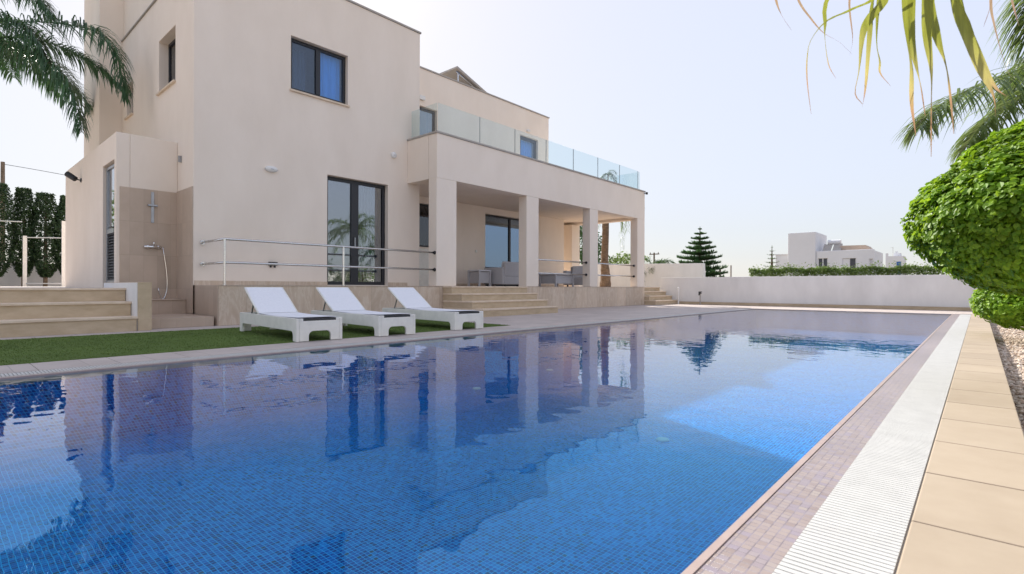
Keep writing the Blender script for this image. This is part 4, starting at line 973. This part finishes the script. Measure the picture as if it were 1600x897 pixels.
# Norfolk pines
def norfolk(label, x, y, h, r, tiers, seed, n, fw_=.04):
    root = thing('norfolk_pine', label, 'tree', (x,y,-.15)); rr = random.Random(seed)
    t = MB(); t.tube([(x,y,-.15),(x,y,h*.6),(x,y,h)], [.16*h/4,.09*h/4,.012], 9); t.build('trunk', BARK, root)
    m = MB(); br = MB()
    for k in range(tiers):
        f = k/(tiers-1); z = .55+(h-.7)*f**.92; L_ = r*(1-f)**.85+.06
        for j in range(7 if f < .8 else 5):
            a = j*6.283/(7 if f<.8 else 5)+k*.55+rr.uniform(-.15,.15); d = Vector((math.cos(a),math.sin(a),0)); side = Vector((-d.y,d.x,0))
            ll = L_*rr.uniform(.85,1.1)
            sp_ = [Vector((x,y,z))+d*ll*t_+Vector((0,0,ll*(.30*t_*t_-.16*t_+ .05*math.sin(t_*3)))) for t_ in (0,.25,.5,.75,1)]
            br.tube(sp_, [.018,.015,.012,.009,.004], 5, False)
            for q in range(int(n*(.35+ll/r))):
                t_ = rr.uniform(.12,1.0); i = min(3,int(t_*4)); p = sp_[i].lerp(sp_[i+1], t_*4-i)
                s = rr.choice((-1,1)); w = ll*.30*(1-.6*t_)+.06
                dd = (side*s*rr.uniform(.2,1)+d*.55+Vector((0,0,rr.uniform(-.1,.95)))).normalized()
                ribbon_leaflet(m, p, dd, w*rr.uniform(.7,1.3), fw_, -.5, 2)
    br.build('branches', BARK, root); m.build('foliage', L_PINE, root)
norfolk('large tiered pine behind the far white wall', -10.5, 26.0, 3.72, 1.55, 12, 2, 130, .075)
norfolk('small sparse pine left of the white house', -10.97, 40, 3.65, .85, 11, 3, 9)

# hedge behind the far wall
hd = thing('hedge', 'low bushy green hedge running along behind the far wall', 'hedge', (-3,20.7,-.15))
a = MB()
def ph_(i):
    x = rnd.uniform(-6.35,2.5); h = 1.33+.10*noise.noise(Vector((x*2.1,3,1)))+.06*noise.noise(Vector((x*7,1,1))); dz = abs(rnd.gauss(0,.17)); y = 20.25+abs(rnd.gauss(0,.22)); z = h - dz + (.09*abs(rnd.gauss(0,1)) if rnd.random()<.15 else 0)
    return Vector((x, y, z)), Vector((0,-.4,.9))
leaf_cloud(a, ph_, 16000, .075, .38, jitter=1.0); a.build('foliage', L_HEDGE, hd)
a = MB(); 
for k in range(40): x = -6.3+k*.22; a.tube([(x,20.45,-.15),(x+rnd.uniform(-.1,.1),20.45,1.1)],.018,5)
a.build('stems', BARK, hd)

def bush(name, label, c, r, n, size, mat):
    root = thing(name, label, 'shrub', (c[0],c[1],-.15)); m = MB(); C_ = Vector(c)
    def pf(i):
        d = rand_dir(); k = (1+.3*noise.noise(d*2.2+C_))*rnd.uniform(.6,1.0)**.5; return C_+Vector((d.x*r[0],d.y*r[1],d.z*r[2]))*k, (d+Vector((0,0,.4))).normalized()
    leaf_cloud(m, pf, n, size, .5, jitter=.9); m.build('foliage', mat, root)
    t = MB(); t.tube([(c[0],c[1],-.15),(c[0],c[1],c[2]+r[2]*.5)],[.08,.03],8); t.build('trunk', BARK, root)
bush('garden_tree', 'dark leafy tree seen through the porch opening behind the armchair', (-17.3,25.0,2.4),(1.6,1.6,2.2), 5000,.16,L_DARK)
bush('garden_tree', 'green shrub just behind the ringed palm trunk', (-14.9,26.4,1.6),(1.5,1.2,1.0), 2600,.14,L_HEDGE)
bush('garden_shrub', 'leafy shrub by the right garden wall mirrored in the door', (5.6,14.2,1.0),(.9,1.3,1.2), 2600,.09,L_DARK)
bush('garden_shrub', 'second leafy shrub by the right garden wall near the corner', (5.7,17.0,.9),(.9,1.1,1.0), 2200,.09,L_HEDGE)
bush('garden_tree', 'leafy tree left of the terrace mirrored in the annexe door', (-22.3,.1,2.3),(1.15,1.15,1.7), 3000,.13,L_HEDGE)

# standpipe and post by the far wall
sp_ = thing('standpipe', 'short grey tap standpipe in front of the far wall', 'tap', (-7.9,19.6,0))
a = MB(); a.tube([(-7.9,19.6,0),(-7.9,19.6,.42)],.022,8); a.build('pipe', TRIM, sp_)
a = MB(); a.tube([(-7.9,19.66,.42),(-7.9,19.6,.46),(-7.9,19.5,.45),(-7.9,19.48,.36)],.03,8); a.box(-7.96,-7.84,19.58,19.62,.47,.50); a.build('tap', DARKPLASTIC, sp_)
a = MB(); a.tube([(-8.72,19.5,0),(-8.72,19.5,.58)],.028,10); a.lathe((-8.72,19.5,.58),[(.04,0),(.04,.06),(.02,.08)],12); tag(a.build('bollard_light', LAMPGLASS), 'slim pale garden post light at the foot of the far steps', 'garden light')

# distant houses
H = thing('white_house', 'large white flat roofed house with square tower beyond the hedge', 'house', (-12,70,-.15))
a = MB(); a.box(-16.9,-14.02,68,74,-.15,7.1); a.build('tower', HOUSEW, H, bevel=.06)
a = MB(); wall_panel(a,'x',0,0,0,0,0,0) if False else None
wall_panel(a, 'y', 68.2, .3, -14.0, -8.45, -.15, 4.86, [(-13.83,-13.18+.35,2.2,4.0),(-11.4,-10.1,1.6,3.92),(-8.92,-8.6,1.6,3.8)]); a.box(-8.75,-8.45,68.51,75,-.15,4.75); a.box(-14,-8.76,74.7,75,-.15,4.75); a.box(-14,-8.76,68.51,74.69,4.4,4.55)
a.build('wall', HOUSEW, H, bevel=.05)
a = MB(); a.box(-18.5,-16.92,69,74,-.15,4.62); a.box(-18.6,-16.92,68.9,74.1,4.62,4.72); a.build('side_wing', HOUSEW, H)
a = MB(); a.prism([(-12.1,4.87),(-8.9,4.87),(-9.4,5.42),(-11.8,5.46)], 'y', 69.5, 73); a.build('roof', ROOFTILE, H)
for (x0,x1,z0,z1) in ((-13.83,-12.83,2.2,4.0),(-11.4,-10.1,1.6,3.92),(-8.92,-8.6,1.6,3.8)):
    a = MB(); mid=(x0+x1)/2; a.box(x0,x1,68.36,68.42,z0,z1); wf = a.build('window', HOUSED, H)
    a = MB(); a.box(mid-.05,mid+.05,68.32,68.36,z0,z1); a.box(x0,x0+.08,68.32,68.36,z0,z1); a.box(x1-.08,x1,68.32,68.36,z0,z1); a.build('frame', HOUSEW, wf)
a = MB(); a.face([(-11.35,68.30,1.6),(-10.75,68.30,1.6),(-10.75,68.30,3.9),(-11.35,68.30,3.9)]); a.build('shutter', HOUSEW, H)
S = thing('solar_water_heater', 'grey solar water heater on the roof of the distant white house', 'solar panel', (-13,69,4.87))
a = MB()
for x in (-13.55,-12.55): a.prism([(69.0,4.9),(69.05,4.86),(70.2,5.65),(70.15,5.72)],'x',x,x+.85)
a.build('panel', TRIM, S); a = MB(); a.tube([(-13.2,70.3,5.95),(-11.9,70.3,5.95)],.28,14); a.build('tank', HOUSEW, S)
a = MB(); a.tube([(-13.5,70.2,4.56),(-13.5,70.2,5.8)],.03,6); a.tube([(-11.8,70.2,4.56),(-11.8,70.2,5.8)],.03,6); a.build('stand', TRIM, S)
H = thing('white_house', 'tiny far white house with a blue door at its front', 'house', (-10.5,108,-.15))
a = MB(); a.box(-11.8,-9.35,108,112,-.15,6.0); a.box(-11.8,-11.45,108.002,108.4,6.0,6.5); a.box(-10.8,-9.9,109,111,6.0,6.55); a.box(-10.6,-10.3,109.2,109.6,6.55,6.85); a.build('wall', HOUSEW, H)
a = MB(); a.box(-10.3,-9.72,107.93,107.998,2.9,5.05); a.build('door', BLUEDOOR, H)
a = MB(); a.tube([(-11.0,110,6.0),(-11.0,110,7.6)],.03,5); a.tube([(-11.4,110,7.5),(-10.9,110,7.6)],.02,5); a.build('antenna', TRIM, H)

# ------------------------------------------------------------------ sky, sun, camera
SUN_EL = 35.3; SAZ = Vector((-.915,.403,0)).normalized()
W = bpy.data.worlds.new('World'); scene.world = W; W.use_nodes = True
nt = W.node_tree; bg = nt.nodes['Background']
sky = N(nt, 'ShaderNodeTexSky', sky_type='NISHITA'); sky.sun_disc = False
sky.sun_elevation = R(SUN_EL); sky.sun_rotation = math.atan2(SAZ.x, SAZ.y)
sky.air_density = 1.0; sky.dust_density = 1.5; sky.ozone_density = 1.0; sky.altitude = 0
# hazy bright day: compress the sky's brightness range, keep its hue pale
bw = N(nt, 'ShaderNodeRGBToBW'); nt.links.new(sky.outputs[0], bw.inputs[0])
pw = N(nt, 'ShaderNodeMath', operation='POWER'); nt.links.new(bw.outputs[0], pw.inputs[0]); pw.inputs[1].default_value = -.68
vm = N(nt, 'ShaderNodeVectorMath', operation='SCALE'); nt.links.new(sky.outputs[0], vm.inputs[0]); nt.links.new(pw.outputs[0], vm.inputs['Scale'])
hs = N(nt, 'ShaderNodeHueSaturation'); hs.inputs['Saturation'].default_value = .66; hs.inputs['Hue'].default_value = .512; nt.links.new(vm.outputs[0], hs.inputs['Color'])
hz = N(nt, 'ShaderNodeMix', data_type='RGBA'); hz.inputs['Factor'].default_value = .5; nt.links.new(hs.outputs[0], hz.inputs['A']); hz.inputs['B'].default_value = (1.50,1.54,1.74,1)
nt.links.new(hz.outputs['Result'], bg.inputs['Color'])
bg.inputs['Strength'].default_value = .132
sd = bpy.data.lights.new('Sun', 'SUN'); sd.energy = 2.1; sd.angle = R(.53); sd.color = (1,.94,.84)
so = bpy.data.objects.new('Sun', sd); COL.objects.link(so)
dirn = Vector((SAZ.x*math.cos(R(SUN_EL)), SAZ.y*math.cos(R(SUN_EL)), math.sin(R(SUN_EL))))
so.rotation_euler = dirn.to_track_quat('Z','Y').to_euler(); so.location = (-20,9,14)

cd = bpy.data.cameras.new('Camera'); co = bpy.data.objects.new('Camera', cd); COL.objects.link(co)
cd.sensor_width = 36; cd.lens = 18.439; cd.clip_start = .05; cd.clip_end = 6000
co.matrix_world = Matrix.Translation((0,0,.65)) @ Matrix.Rotation(R(41.694),4,'Z') @ Matrix.Rotation(R(90),4,'X') @ Matrix.Rotation(R(.16),4,'Z')
cd.dof.use_dof = True; cd.dof.focus_distance = 8.0; cd.dof.aperture_fstop = 5.6
scene.camera = co
scene.view_settings.view_transform = 'Standard'; scene.view_settings.look = 'None'; scene.view_settings.exposure = 1.97; scene.view_settings.gamma = 1
scene.cycles.max_bounces = 10; scene.cycles.transparent_max_bounces = 24; scene.cycles.use_denoising = True
scene.cycles.caustics_reflective = False; scene.cycles.caustics_refractive = False
